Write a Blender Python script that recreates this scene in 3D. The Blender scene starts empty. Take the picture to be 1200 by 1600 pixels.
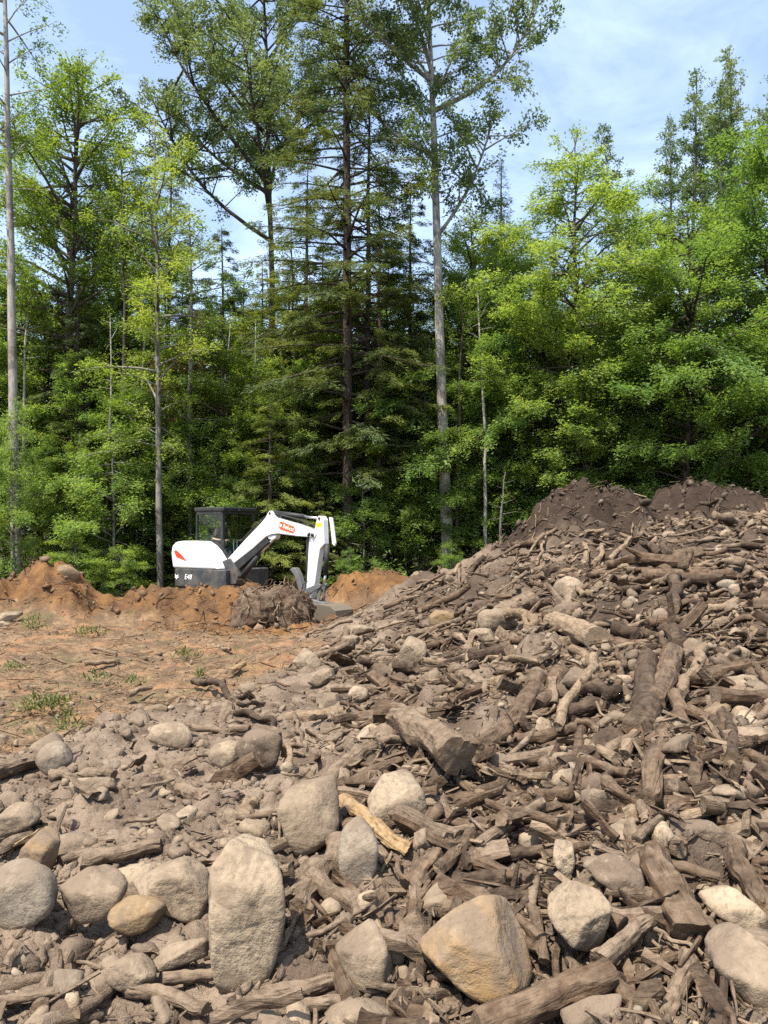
import bpy, bmesh, math, random
import numpy as np
from mathutils import Vector, Matrix, Euler

# ------------------------------------------------------------------ camera, sky, sun, exposure
scene = bpy.context.scene
COL = scene.collection
FPX, HORIZON, EYE = 1200.0, 830.0, 1.6          # focal length in photo pixels, horizon row, eye height
cam_data = bpy.data.cameras.new("camera")
cam = bpy.data.objects.new("camera", cam_data); COL.objects.link(cam)
cam.location = (0, 0, EYE); cam.rotation_euler = (math.radians(90), 0, 0)
cam_data.sensor_fit = 'VERTICAL'; cam_data.sensor_height = 24.0
cam_data.lens = FPX * 24.0 / 1600.0
cam_data.shift_y = (HORIZON - 800) / 1600.0
cam_data.clip_start = 0.05; cam_data.clip_end = 2000
scene.camera = cam

SUN_DIR = Vector((-0.28, -0.34, 0.90)).normalized()      # towards the sun
sun_el = math.asin(SUN_DIR.z); sun_az = math.atan2(SUN_DIR.x, SUN_DIR.y)
sd = bpy.data.lights.new("sun", 'SUN'); sd.energy = 5.0; sd.angle = math.radians(0.53); sd.color = (1.0, 0.945, 0.855)
so = bpy.data.objects.new("sun", sd); COL.objects.link(so)
so.rotation_euler = (-SUN_DIR).to_track_quat('-Z', 'Y').to_euler(); so.location = (0, 0, 60)

world = bpy.data.worlds.new("World"); scene.world = world; world.use_nodes = True
wn, wl = world.node_tree.nodes, world.node_tree.links; wn.clear()
wo = wn.new('ShaderNodeOutputWorld'); bg = wn.new('ShaderNodeBackground'); sky = wn.new('ShaderNodeTexSky')
sky.sky_type = 'NISHITA'; sky.sun_disc = False; sky.sun_elevation = sun_el; sky.sun_rotation = sun_az
sky.altitude = 200; sky.air_density = 1.0; sky.dust_density = 1.6; sky.ozone_density = 1.2
bg.inputs['Strength'].default_value = 0.135
tc = wn.new('ShaderNodeTexCoord'); mp = wn.new('ShaderNodeMapping'); mp.inputs['Scale'].default_value = (1.0, 1.0, 2.6)
cn = wn.new('ShaderNodeTexNoise'); cn.inputs['Scale'].default_value = 3.2; cn.inputs['Detail'].default_value = 9; cn.inputs['Roughness'].default_value = 0.62
cn.inputs['Distortion'].default_value = 0.6
cr = wn.new('ShaderNodeMapRange'); cr.inputs['From Min'].default_value = 0.44; cr.inputs['From Max'].default_value = 0.78
cr.inputs['To Min'].default_value = 0.12; cr.inputs['To Max'].default_value = 0.50
mx = wn.new('ShaderNodeMix'); mx.data_type = 'RGBA'; mx.inputs['B'].default_value = (6.4, 7.6, 9.3, 1)
wl.new(tc.outputs['Generated'], mp.inputs['Vector']); wl.new(mp.outputs['Vector'], cn.inputs['Vector'])
wl.new(cn.outputs['Fac'], cr.inputs['Value']); wl.new(cr.outputs['Result'], mx.inputs['Factor'])
wl.new(sky.outputs['Color'], mx.inputs['A']); wl.new(mx.outputs['Result'], bg.inputs['Color']); wl.new(bg.outputs['Background'], wo.inputs['Surface'])

scene.view_settings.view_transform = 'Standard'; scene.view_settings.look = 'None'
scene.view_settings.exposure = 1.05; scene.view_settings.gamma = 1.0; scene.view_settings.use_curve_mapping = False
cy = scene.cycles
cy.max_bounces = 8; cy.diffuse_bounces = 4; cy.glossy_bounces = 2; cy.transmission_bounces = 6; cy.transparent_max_bounces = 8
cy.use_denoising = False

# ------------------------------------------------------------------ helpers
RNG = np.random.default_rng(7)
def fast_mesh(name, V, F, mats=(), smooth=False, midx=None):
    """mesh from a (n,3) array and a (m,k) array of faces with k corners"""
    V = np.ascontiguousarray(V, dtype=np.float32); F = np.ascontiguousarray(F, dtype=np.int32)
    me = bpy.data.meshes.new(name); k = F.shape[1]
    me.vertices.add(len(V)); me.vertices.foreach_set('co', V.ravel())
    me.loops.add(F.size); me.loops.foreach_set('vertex_index', F.ravel())
    me.polygons.add(len(F)); me.polygons.foreach_set('loop_start', np.arange(0, F.size, k, dtype=np.int32))
    for m in mats: me.materials.append(m)
    if midx is not None: me.polygons.foreach_set('material_index', np.ascontiguousarray(midx, dtype=np.int32))
    me.update(calc_edges=True)
    me.polygons.foreach_set('use_smooth', np.full(len(F), smooth, dtype=bool))
    return me
def link(name, me, parent=None, loc=None, rot=None, scale=None):
    o = bpy.data.objects.new(name, me); COL.objects.link(o)
    if parent is not None: o.parent = parent
    if loc is not None: o.location = loc
    if rot is not None: o.rotation_euler = rot
    if scale is not None: o.scale = scale
    return o
def tag(o, label=None, cat=None, group=None, kind=None):
    if label: o['label'] = label
    if cat: o['category'] = cat
    if group: o['group'] = group
    if kind: o['kind'] = kind
    return o
ANCHORS = []; USED = set()
def short_name(label):
    import re
    return re.split(r',| (?:in|on|at|with|behind|between|beneath|above|below|by|left|right|across|standing|lying|cut|beside|under|near|from|over|just|where|half|leaning|tucked|touching|high|far|growing|around|rising|resting|slanting|crossing|going|bridging|casting|filling|showing|against|along|and) ', label)[0]
def add_anchor(label, x, y):
    s = short_name(label)
    if len(s.split()) >= 2: ANCHORS.append((s, x, y))
def unique_label(kind, x, y, group=None, anchors=None):
    """kind + where it lies next to a thing one can find"""
    pool = anchors or ANCHORS; cnt = {}
    for a in pool: cnt[a[0]] = cnt.get(a[0], 0) + 1
    pool = sorted([a for a in pool if cnt[a[0]] == 1], key=lambda a: math.hypot((a[1] / a[2] - x / y) * 1.0, math.log(a[2] / y) * .8))[:9]
    for s, ax, ay in pool:
        du = (x / y - ax / ay) * FPX; dy = math.log(y / ay) * 300
        if abs(du) > abs(dy): rel = ('left' if du < 0 else 'right') + ' of'
        else: rel = 'behind' if dy > 0 else 'in front of'
        d = math.hypot(du, dy); q = 'just ' if d < 45 else '' if d < 110 else 'some way '
        lab = f'{kind} {q}{rel} the {s}'
        if len(lab.split()) <= 16 and lab not in USED: USED.add(lab); return lab
    return None
def thing(name, label, cat, loc=(0, 0, 0), rotz=0, group=None):
    return tag(link(name, None, None, loc, (0, 0, rotz)), label, cat, group)

def _h(ix, iy, iz, seed):
    h = (ix.astype(np.int64) * 374761393 + iy.astype(np.int64) * 668265263 + iz.astype(np.int64) * 2147483647 + seed * 1274126177) & 0xffffffff
    h = ((h ^ (h >> 13)) * 1274126177) & 0xffffffff
    h = ((h ^ (h >> 16)) * 2246822519) & 0xffffffff
    return ((h ^ (h >> 15)) & 0xffffff) / float(0xffffff)
def vnoise3(P, seed=0):
    P = np.asarray(P, float); I = np.floor(P).astype(np.int64); f = P - I; f = f * f * f * (f * (f * 6 - 15) + 10)
    x, y, z = I[..., 0], I[..., 1], I[..., 2]; fx, fy, fz = f[..., 0], f[..., 1], f[..., 2]
    def L(a, b, t): return a + (b - a) * t
    r = L(L(L(_h(x, y, z, seed), _h(x+1, y, z, seed), fx), L(_h(x, y+1, z, seed), _h(x+1, y+1, z, seed), fx), fy),
          L(L(_h(x, y, z+1, seed), _h(x+1, y, z+1, seed), fx), L(_h(x, y+1, z+1, seed), _h(x+1, y+1, z+1, seed), fx), fy), fz)
    return r * 2 - 1
def fbm3(P, oct=4, seed=0, gain=0.5):
    s, a, t = 0, 1.0, 0
    P = np.asarray(P, float)
    for i in range(oct):
        s = s + a * vnoise3(P, seed + i); t += a; a *= gain; P = P * 2.03 + 7.3
    return s / t
def vnoise2(x, y, seed=0):
    ix, iy = np.floor(x).astype(np.int64), np.floor(y).astype(np.int64); fx, fy = x - ix, y - iy
    fx = fx * fx * fx * (fx * (fx * 6 - 15) + 10); fy = fy * fy * fy * (fy * (fy * 6 - 15) + 10); z = np.zeros_like(ix)
    a = _h(ix, iy, z, seed); b = _h(ix+1, iy, z, seed); c = _h(ix, iy+1, z, seed); d = _h(ix+1, iy+1, z, seed)
    return ((a + (b-a)*fx) + ((c + (d-c)*fx) - (a + (b-a)*fx)) * fy) * 2 - 1
def fbm2(x, y, oct=4, seed=0, gain=0.5):
    s, a, t = 0, 1.0, 0
    for i in range(oct):
        s = s + a * vnoise2(x, y, seed + i); t += a; a *= gain
        x, y = 1.7 * x - 1.05 * y + 3.1, 1.05 * x + 1.7 * y + 1.7
    return s / t
def worley2(x, y, seed=0):
    """distance to nearest jittered cell point and that cell's random value"""
    ix, iy = np.floor(x).astype(np.int64), np.floor(y).astype(np.int64); best = np.full(x.shape, 9.0); val = np.zeros(x.shape); z = np.zeros_like(ix)
    for dx in (-1, 0, 1):
        for dy in (-1, 0, 1):
            cx, cyy = ix + dx, iy + dy
            px = cx + _h(cx, cyy, z, seed); py = cyy + _h(cx, cyy, z, seed + 5)
            d = np.hypot(px - x, py - y); m = d < best
            best = np.where(m, d, best); val = np.where(m, _h(cx, cyy, z, seed + 9), val)
    return best, val
def smooth01(x): x = np.clip(x, 0, 1); return x * x * (3 - 2 * x)

# ------------------------------------------------------------------ materials
class NT:
    def __init__(s, name):
        s.m = bpy.data.materials.new(name); s.m.use_nodes = True; s.t = s.m.node_tree; s.t.nodes.clear()
        s.out = s.n('ShaderNodeOutputMaterial')
    def n(s, typ, **kw):
        nd = s.t.nodes.new(typ)
        for k, v in kw.items():
            if k in nd.inputs: 
                if hasattr(v, 'is_output'): s.t.links.new(v, nd.inputs[k])
                else: nd.inputs[k].default_value = v
            else: setattr(nd, k, v)
        return nd
    def l(s, a, b): s.t.links.new(a, b)
    def noise(s, vec, scale, detail=5, rough=0.55, dist=0.0):
        nd = s.n('ShaderNodeTexNoise'); nd.inputs['Scale'].default_value = scale; nd.inputs['Detail'].default_value = detail
        nd.inputs['Roughness'].default_value = rough; nd.inputs['Distortion'].default_value = dist
        if vec is not None: s.l(vec, nd.inputs['Vector'])
        return nd.outputs['Fac']
    def rng(s, v, a, b, c=0.0, d=1.0):
        nd = s.n('ShaderNodeMapRange'); s.l(v, nd.inputs['Value'])
        for k, x in zip(('From Min', 'From Max', 'To Min', 'To Max'), (a, b, c, d)): nd.inputs[k].default_value = x
        return nd.outputs['Result']
    def mix(s, f, a, b, blend='MIX'):
        nd = s.n('ShaderNodeMix'); nd.data_type = 'RGBA'; nd.blend_type = blend
        for k, v in (('Factor', f), ('A', a), ('B', b)):
            if hasattr(v, 'is_output'): s.l(v, nd.inputs[k])
            elif k == 'Factor': nd.inputs[k].default_value = v
            else: nd.inputs[k].default_value = (*v, 1)
        return nd.outputs['Result']
    def math(s, op, a, b=0.0):
        nd = s.n('ShaderNodeMath'); nd.operation = op
        for i, v in enumerate((a, b)):
            if hasattr(v, 'is_output'): s.l(v, nd.inputs[i])
            else: nd.inputs[i].default_value = v
        return nd.outputs[0]
    def bump(s, h, strength, dist, normal=None):
        nd = s.n('ShaderNodeBump'); nd.inputs['Strength'].default_value = strength; nd.inputs['Distance'].default_value = dist
        s.l(h, nd.inputs['Height'])
        if normal is not None: s.l(normal, nd.inputs['Normal'])
        return nd.outputs['Normal']
    def bsdf(s, color, rough=0.9, normal=None, spec=0.25, metal=0.0, coat=0.0):
        p = s.n('ShaderNodeBsdfPrincipled')
        if hasattr(color, 'is_output'): s.l(color, p.inputs['Base Color'])
        else: p.inputs['Base Color'].default_value = (*color, 1)
        if hasattr(rough, 'is_output'): s.l(rough, p.inputs['Roughness'])
        else: p.inputs['Roughness'].default_value = rough
        p.inputs['Specular IOR Level'].default_value = spec; p.inputs['Metallic'].default_value = metal; p.inputs['Coat Weight'].default_value = coat
        if normal is not None: s.l(normal, p.inputs['Normal'])
        return p.outputs['BSDF']
    def done(s, sh): s.l(sh, s.out.inputs['Surface']); return s.m

DUST = (0.335, 0.262, 0.190)
def piece_random(t):
    """one number for each piece: differs between objects and between loose pieces of one mesh"""
    oi = t.n('ShaderNodeObjectInfo'); ge = t.n('ShaderNodeNewGeometry')
    return t.math('FRACT', t.math('ADD', oi.outputs['Random'], ge.outputs['Random Per Island'])), ge
def mat_stone(name, ca, cb, dust=0.55, bump=1.0, stain=None):
    t = NT(name); r, ge = piece_random(t); co = ge.outputs['Position']
    off = t.n('ShaderNodeVectorMath', operation='ADD'); t.l(co, off.inputs[0])
    cx = t.n('ShaderNodeCombineXYZ'); t.l(t.math('MULTIPLY', r, 37.0), cx.inputs[0]); t.l(cx.outputs[0], off.inputs[1]); v = off.outputs[0]
    n1 = t.noise(v, 7.0, 5, 0.6, 0.4); n2 = t.noise(v, 42.0, 4, 0.62); n3 = t.noise(v, 170.0, 2, 0.5)
    c = t.mix(t.rng(n1, 0.32, 0.68), ca, cb)
    c = t.mix(0.6, c, t.mix(t.rng(r, 0, 1), (0.55, 0.52, 0.50), (1.0, 0.97, 0.93)), 'MULTIPLY')
    c = t.mix(t.rng(n2, 0.50, 0.70, 0, 0.7), c, (0.12, 0.092, 0.068)); c = t.mix(t.rng(n2, 0.42, 0.30, 0, 0.5), c, (0.60, 0.50, 0.37))
    c = t.mix(t.rng(n3, 0.60, 0.75, 0, 0.35), c, (0.45, 0.40, 0.33))
    if stain: c = t.mix(t.rng(t.noise(v, 7.0, 5, 0.6, 0.5), 0.42, 0.62, 0, 0.9), c, stain)
    up = t.n('ShaderNodeSeparateXYZ'); t.l(ge.outputs['Normal'], up.inputs[0])
    d = t.math('MULTIPLY', t.rng(up.outputs[2], 0.15, 0.85), t.rng(t.noise(v, 11.0, 6, 0.6), 0.34, 0.62, 0.15, dust))
    c = t.mix(d, c, DUST)
    c = t.mix(t.rng(t.noise(v, 4.0, 6, .65, .6), .46, .58, 0, .75), c, (0.23, 0.176, 0.128))
    c = t.mix(1.0, c, (.60, .575, .55), 'MULTIPLY')
    nm = t.bump(n1, 0.5 * bump, 0.04); nm = t.bump(t.mix(t.rng(t.noise(v, 9.0, 3, .5), .35, .65), (.5, .5, .5), n2), 0.75 * bump, 0.014, nm); nm = t.bump(n3, 0.5 * bump, 0.004, nm)
    return t.done(t.bsdf(c, 0.92, nm, 0.2))
def mat_wood(name, ca, cb, dust=0.6, bump=1.0, pale=0.25):
    t = NT(name); co = t.n('ShaderNodeTexCoord').outputs['Object']; r, ge = piece_random(t)
    mp = t.n('ShaderNodeMapping'); mp.inputs['Scale'].default_value = (3.0, 34.0, 34.0); t.l(co, mp.inputs['Vector'])
    cx = t.n('ShaderNodeCombineXYZ'); t.l(t.math('MULTIPLY', r, 53.0), cx.inputs[0]); t.l(cx.outputs[0], mp.inputs['Location']); v = mp.outputs['Vector']
    n1 = t.noise(v, 0.6, 6, 0.62, 0.3); n2 = t.noise(v, 2.4, 5, 0.6)
    n3 = t.noise(co, 9.0, 6, 0.62)
    c = t.mix(t.rng(n1, 0.34, 0.66), ca, cb)
    c = t.mix(t.rng(r, 0.0, 1.0, 0.0, 0.75), c, t.mix(0.7, c, (0.42, 0.36, 0.30), 'MULTIPLY'))
    c = t.mix(t.math('MULTIPLY', t.rng(n3, 0.52, 0.66), pale), c, (0.40, 0.30, 0.20))
    c = t.mix(t.rng(n2, 0.50, 0.70, 0, 0.6), c, (0.045, 0.032, 0.024))
    up = t.n('ShaderNodeSeparateXYZ'); t.l(ge.outputs['Normal'], up.inputs[0])
    d = t.math('MULTIPLY', t.rng(up.outputs[2], 0.0, 0.8), t.rng(t.noise(co, 16.0, 6, 0.65), 0.36, 0.60, 0.1, dust))
    c = t.mix(d, c, DUST)
    c = t.mix(t.rng(t.noise(ge.outputs['Position'], 21.0, 4, .6), .47, .68, 0, .75), c, t.mix(1.0, c, (.42, .38, .35), 'MULTIPLY'))
    c = t.mix(1.0, c, (.64, .61, .58), 'MULTIPLY')
    nm = t.bump(n1, 0.9 * bump, 0.02); nm = t.bump(n2, 0.8 * bump, 0.010, nm); nm = t.bump(n3, 0.5 * bump, 0.03, nm)
    return t.done(t.bsdf(c, 0.93, nm, 0.15))
def mat_bark(name, ca, cb, spots=None, scale=1.0):
    t = NT(name); co = t.n('ShaderNodeTexCoord').outputs['Object']
    mp = t.n('ShaderNodeMapping'); mp.inputs['Scale'].default_value = (9 * scale, 9 * scale, 1.6 * scale); t.l(co, mp.inputs['Vector'])
    n1 = t.noise(mp.outputs['Vector'], 2.0, 7, 0.65, 0.4); n2 = t.noise(co, 1.3, 5, 0.6)
    c = t.mix(t.rng(n1, 0.35, 0.65), ca, cb)
    if spots: c = t.mix(t.rng(n2, 0.50, 0.58, 0, 0.85), c, spots)
    nm = t.bump(n1, 0.9, 0.03)
    return t.done(t.bsdf(c, 0.9, nm, 0.15))
def mat_leaf(name, ca, cb, cc, trans=0.42):
    t = NT(name); ge = t.n('ShaderNodeNewGeometry'); oi = t.n('ShaderNodeObjectInfo'); r = ge.outputs['Random Per Island']
    c = t.mix(r, ca, cb)
    big = t.noise(t.n('ShaderNodeTexCoord').outputs['Object'], 0.9, 3, 0.5)
    c = t.mix(t.rng(big, 0.38, 0.64, 0, 0.85), c, cc)
    hs = t.n('ShaderNodeHueSaturation'); t.l(c, hs.inputs['Color'])
    t.l(t.rng(oi.outputs['Random'], 0, 1, 0.485, 0.512), hs.inputs['Hue']); t.l(t.rng(oi.outputs['Random'], 0, 1, 1.15, 0.78), hs.inputs['Value'])
    c = hs.outputs['Color']
    p = t.bsdf(c, 0.55, None, 0.3); tr = t.n('ShaderNodeBsdfTranslucent')
    c2 = t.mix(1.0, c, (1.25, 1.12, 0.55), 'MULTIPLY'); t.l(c2, tr.inputs['Color'])
    mxs = t.n('ShaderNodeMixShader'); mxs.inputs[0].default_value = trans; t.l(p, mxs.inputs[1]); t.l(tr.outputs[0], mxs.inputs[2])
    return t.done(mxs.outputs[0])
def mat_plain(name, c, rough=0.5, metal=0.0, dirt=0.25, dirtc=(0.25, 0.19, 0.13), spec=0.4, coat=0.0):
    t = NT(name); co = t.n('ShaderNodeTexCoord').outputs['Object']
    n1 = t.noise(co, 4.0, 7, 0.65, 0.3); n2 = t.noise(co, 40.0, 4, 0.6)
    col = t.mix(t.math('MULTIPLY', t.rng(n1, 0.42, 0.72), dirt), c, dirtc)
    col = t.mix(t.math('MULTIPLY', t.rng(n2, 0.55, 0.75), dirt * 0.6), col, dirtc)
    rg = t.rng(n1, 0.3, 0.7, rough, min(1.0, rough + 0.25))
    return t.done(t.bsdf(col, rg, t.bump(n2, 0.06, 0.003), spec, metal, coat))

M = {}
M['stone'] = mat_stone('stone_tan', (0.48, 0.385, 0.270), (0.29, 0.226, 0.160), 0.6)
M['stone_grey'] = mat_stone('stone_grey', (0.45, 0.395, 0.315), (0.30, 0.255, 0.200), 0.5)
M['stone_pale'] = mat_stone('stone_pale', (0.66, 0.545, 0.385), (0.42, 0.338, 0.236), 0.4)
M['stone_brown'] = mat_stone('stone_brown', (0.200, 0.148, 0.108), (0.12, 0.088, 0.066), 0.4)
M['stone_orange'] = mat_stone('stone_orange', (0.42, 0.32, 0.21), (0.30, 0.215, 0.135), 0.35, 1.0, (0.43, 0.275, 0.125))
M['stone_rust'] = mat_stone('stone_rust', (0.43, 0.305, 0.150), (0.33, 0.22, 0.105), 0.4, 1.0)
M['wood'] = mat_wood('wood_brown', (0.190, 0.122, 0.076), (0.080, 0.052, 0.035), 0.40)
M['wood_dark'] = mat_wood('wood_dark', (0.090, 0.058, 0.040), (0.040, 0.027, 0.020), 0.22)
M['wood_mud'] = mat_wood('wood_muddy', (0.29, 0.218, 0.155), (0.18, 0.134, 0.095), 0.75)
M['wood_pale'] = mat_wood('wood_pale', (0.44, 0.335, 0.225), (0.27, 0.198, 0.132), 0.4, 0.8, 0.4)
M['wood_end'] = mat_stone('wood_end', (0.33, 0.235, 0.145), (0.19, 0.130, 0.080), 0.3)
M['wood_fresh'] = mat_wood('wood_fresh', (0.62, 0.45, 0.24), (0.50, 0.34, 0.17), 0.2, 0.9, 0.5)
# ------------------------------------------------------------------ terrain
def at(u, v, Y):                      # a point of the place: photo pixel at a known distance
    return np.array([(u - 600) / FPX * Y, Y, EYE - (v - HORIZON) / FPX * Y])
_cp = []
def cp(u, v, Y): p = at(u, v, Y); _cp.append((p[0], p[1], p[2]))
def cz(x, y, z): _cp.append((x, y, z))
# flat clearing on the left
for x, y in [(-3, 1), (0, 1), (3, 1), (-1.5, 2.5), (-3, 4), (-1.6, 4), (-0.8, 6), (-3, 6.5), (-6, 6), (-2, 9), (-5, 9), (-1.6, 11.2), (-4, 11.5), (-8, 12), (-12, 8), (-12, 16), (-5, 0), (8, -3), (-8, -3), (0, -6)]: cz(x, y, 0.0)
# the excavated hollow and what lies behind it
for x, y, z in [(-1.4, 13.4, -.26), (-3.2, 13.3, -.15), (-1.2, 15.2, -.34), (-.9, 16.3, -.34), (-3, 18.2, -.35), (-5, 18.8, -.35), (-7.5, 17.5, -.2), (-2, 20, -.3), (0, 20.5, -.2), (-6, 22, -.3), (2, 19, -.1), (5, 20, -.1), (10, 20, 0), (-10, 22, -.1), (0, 26, -.2), (8, 27, 0), (-8, 28, -.1), (0, 40, 0), (15, 40, 0), (-15, 40, 0), (16, 24, 0), (-16, 26, 0), (0, 60, 0)]: cz(x, y, z)
# the heap on the right
for a in [(500, 1450, 3.0), (600, 1480, 2.85), (650, 1300, 3.75), (700, 1300, 3.6), (700, 1150, 5.0), (600, 1100, 6.4), (560, 1020, 9.0), (620, 960, 12.0), (700, 1000, 8.5), (640, 908, 13.2), (700, 893, 12.8), (760, 868, 12.6),
          (800, 856, 12.5), (790, 930, 10.3), (800, 1050, 6.4), (900, 1000, 7.0), (900, 900, 9.6), (900, 852, 10.9), (1000, 850, 10.6), (1000, 1000, 6.5), (1100, 900, 8.2), (1100, 830, 10.5), (1200, 806, 11), (1200, 950, 6.5),
          (1200, 1100, 4.6), (1000, 1150, 4.4), (1200, 1250, 3.6), (1000, 1300, 3.4), (1100, 1400, 3.0), (900, 1450, 2.75), (1200, 1600, 2.4), (800, 1600, 2.45), (1350, 1000, 5.6), (1400, 820, 10.5), (1400, 1300, 3.2), (1550, 900, 8)]: cp(*a)
for x, y, z in [(1.5, 15, .5), (3, 16.5, .4), (4.5, 18, .3), (7, 18, .35), (9, 15, 1.5), (13, 14, .6), (12, 9, 1.0), (9, 6, .8), (6, 3, .4), (16, 6, .2)]: cz(x, y, z)
CP = np.array(_cp)
def _rbf_fit(P):
    d = np.hypot(P[:, None, 0] - P[None, :, 0], P[:, None, 1] - P[None, :, 1])
    n = len(P); A = np.zeros((n + 1, n + 1)); A[:n, :n] = -d - np.eye(n) * 0.02; A[:n, n] = 1; A[n, :n] = 1
    return np.linalg.solve(A, np.append(P[:, 2], 0))
_W = _rbf_fit(CP)
def rbf(x, y):
    z = np.full(x.shape, _W[-1])
    for (px, py, _), w in zip(CP, _W[:-1]): z = z - w * np.sqrt((x - px) ** 2 + (y - py) ** 2 + 0.04)
    return z
# mounds: centre x, y, height, radius x, radius y, kind
MOUNDS = [('dark', 3.25, 12.5, .82, .92, .85), ('dark', 2.75, 12.2, .30, .6, .6), ('dark', 6.0, 14.6, 1.05, 1.5, 1.0), ('dark', 7.4, 14.6, .75, 1.0, 1.0), ('dark', 5.0, 14.2, .55, .7, .8),
          ('orange', -6.55, 15.2, 1.10, .78, .75), ('orange', -7.5, 15.0, .78, .9, .8), ('orange', -.35, 18.8, .84, .95, .65), ('orange', .35, 18.5, .72, .85, .55), ('orange', -1.0, 18.9, .55, .6, .5),
          ('bank', -4.6, 15.4, .64, .85, .55), ('bank', -3.7, 15.5, .78, .85, .55), ('bank', -2.75, 15.4, .86, .75, .55), ('bank', -5.5, 15.3, .45, .8, .55)]
def mound_h(x, y, kinds=None):
    h = np.zeros(x.shape)
    nx = x + .22 * fbm2(x * 1.7, y * 1.7, 3, 41); ny = y + .22 * fbm2(x * 1.7, y * 1.7, 3, 47)
    for k, cx, cyy, hh, rx, ry in MOUNDS:
        if kinds and k not in kinds: continue
        d = np.sqrt(((nx - cx) / rx) ** 2 + ((ny - cyy) / ry) ** 2)
        h = np.maximum(h, hh * np.exp(-(d ** 2.6) * .75))
    return h
STRAW_Y = [2, 4.2, 5.65, 6.86, 8.7, 11.3, 13.5, 15, 17, 19, 40]; STRAW_X = [-6, -4.0, -2.45, -1.85, -.98, -1.0, -1.1, -1.2, -2.5, 1.0, 30]
def zones(x, y):
    """straw, orange and dark soil masks in metres of the clearing"""
    w = .45 * fbm2(x * .9, y * .9, 4, 61)
    straw = smooth01((np.interp(y, STRAW_Y, STRAW_X) - x + w * 1.2) / .5 + .5) * (y < 60)
    o = mound_h(x, y, ('orange',)) / .38 + mound_h(x, y, ('bank',)) / .30
    pit = np.exp(-(((x + 2.4) / 2.4) ** 2 + ((y - 14.6) / 1.5) ** 2) * 1.1) * 1.5 + np.exp(-(((x + .4) / 1.5) ** 2 + ((y - 17.2) / 1.2) ** 2)) * 1.2
    orange = smooth01(np.maximum(o, pit) * 1.0 - .35 + w * .6) * smooth01((y - 11.2) / 1.0)
    dark = smooth01(mound_h(x, y, ('dark',)) / .30 + np.exp(-(((x - 3.1) / 1.5) ** 2 + ((y - 11.9) / 1.3) ** 2)) * 1.1 - .45 + w * 1.3)
    return straw, orange, dark
def height0(x, y):
    return rbf(x, y) + mound_h(x, y)
def height(x, y):
    z = height0(x, y)
    st, og, dk = zones(x, y); heap = (1 - st) * smooth01((19 - y) / 3)
    a = .55 + .45 * smooth01((x + 1.5) / 3)                        # rougher on the heap than on the mud flat
    d1, v1 = worley2(x / .30, y / .30, 3); d2, v2 = worley2(x / .115, y / .115, 13); d3, v3 = worley2(x / .05, y / .05, 23)
    near = smooth01((9 - y) / 4)
    z = z + heap * (a * .16 * fbm2(x / .55, y / .55, 3, 1) + a * .13 * (1 - d1 / .7).clip(-.3, 1) * v1 + .05 * (1 - d2 / .75).clip(-.2, 1) * v2 * (.6 + .4 * near) + near * .018 * (1 - d3 / .8).clip(0, 1) * v3 + near * .010 * fbm2(x / .03, y / .03, 3, 5))
    z = z + st * (.07 * fbm2(x / .8, y / .8, 4, 8) + .035 * fbm2(x / .16, y / .16, 3, 15) + .03 * (1 - d1 / .6).clip(0, 1) * v1 ** 2)
    z = z + (og + dk).clip(0, 1) * (.21 * fbm2(x / .50, y / .50, 5, 19, .64) + .13 * (1 - d1 / .7).clip(0, 1) * v1)
    return z
# lookup table of the base height, to find where a photo pixel meets the ground
LX = np.arange(-14, 14.01, .05); LY = np.arange(0.5, 30.01, .05)
LZ = height0(*np.meshgrid(LX, LY))
def zq(x, y):
    x = np.clip((np.asarray(x, float) + 14) / .05, 0, len(LX) - 1.001); y = np.clip((np.asarray(y, float) - .5) / .05, 0, len(LY) - 1.001)
    i, j = x.astype(int), y.astype(int); fx, fy = x - i, y - j
    return (LZ[j, i] * (1-fx) + LZ[j, i+1] * fx) * (1-fy) + (LZ[j+1, i] * (1-fx) + LZ[j+1, i+1] * fx) * fy
_YS = np.exp(np.linspace(math.log(1.6), math.log(28), 900))
def hit(u, v):
    k = (u - 600) / FPX; s = (v - HORIZON) / FPX
    below = EYE - s * _YS <= zq(k * _YS, _YS) + .04
    i = int(np.argmax(below)) if below.any() else len(_YS) - 1
    Y = _YS[i]; return np.array([k * Y, Y, EYE - s * Y])
def slope(x, y, e=.25):
    return (zq(x + e, y) - zq(x - e, y)) / (2*e), (zq(x, y + e) - zq(x, y - e)) / (2*e)

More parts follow.
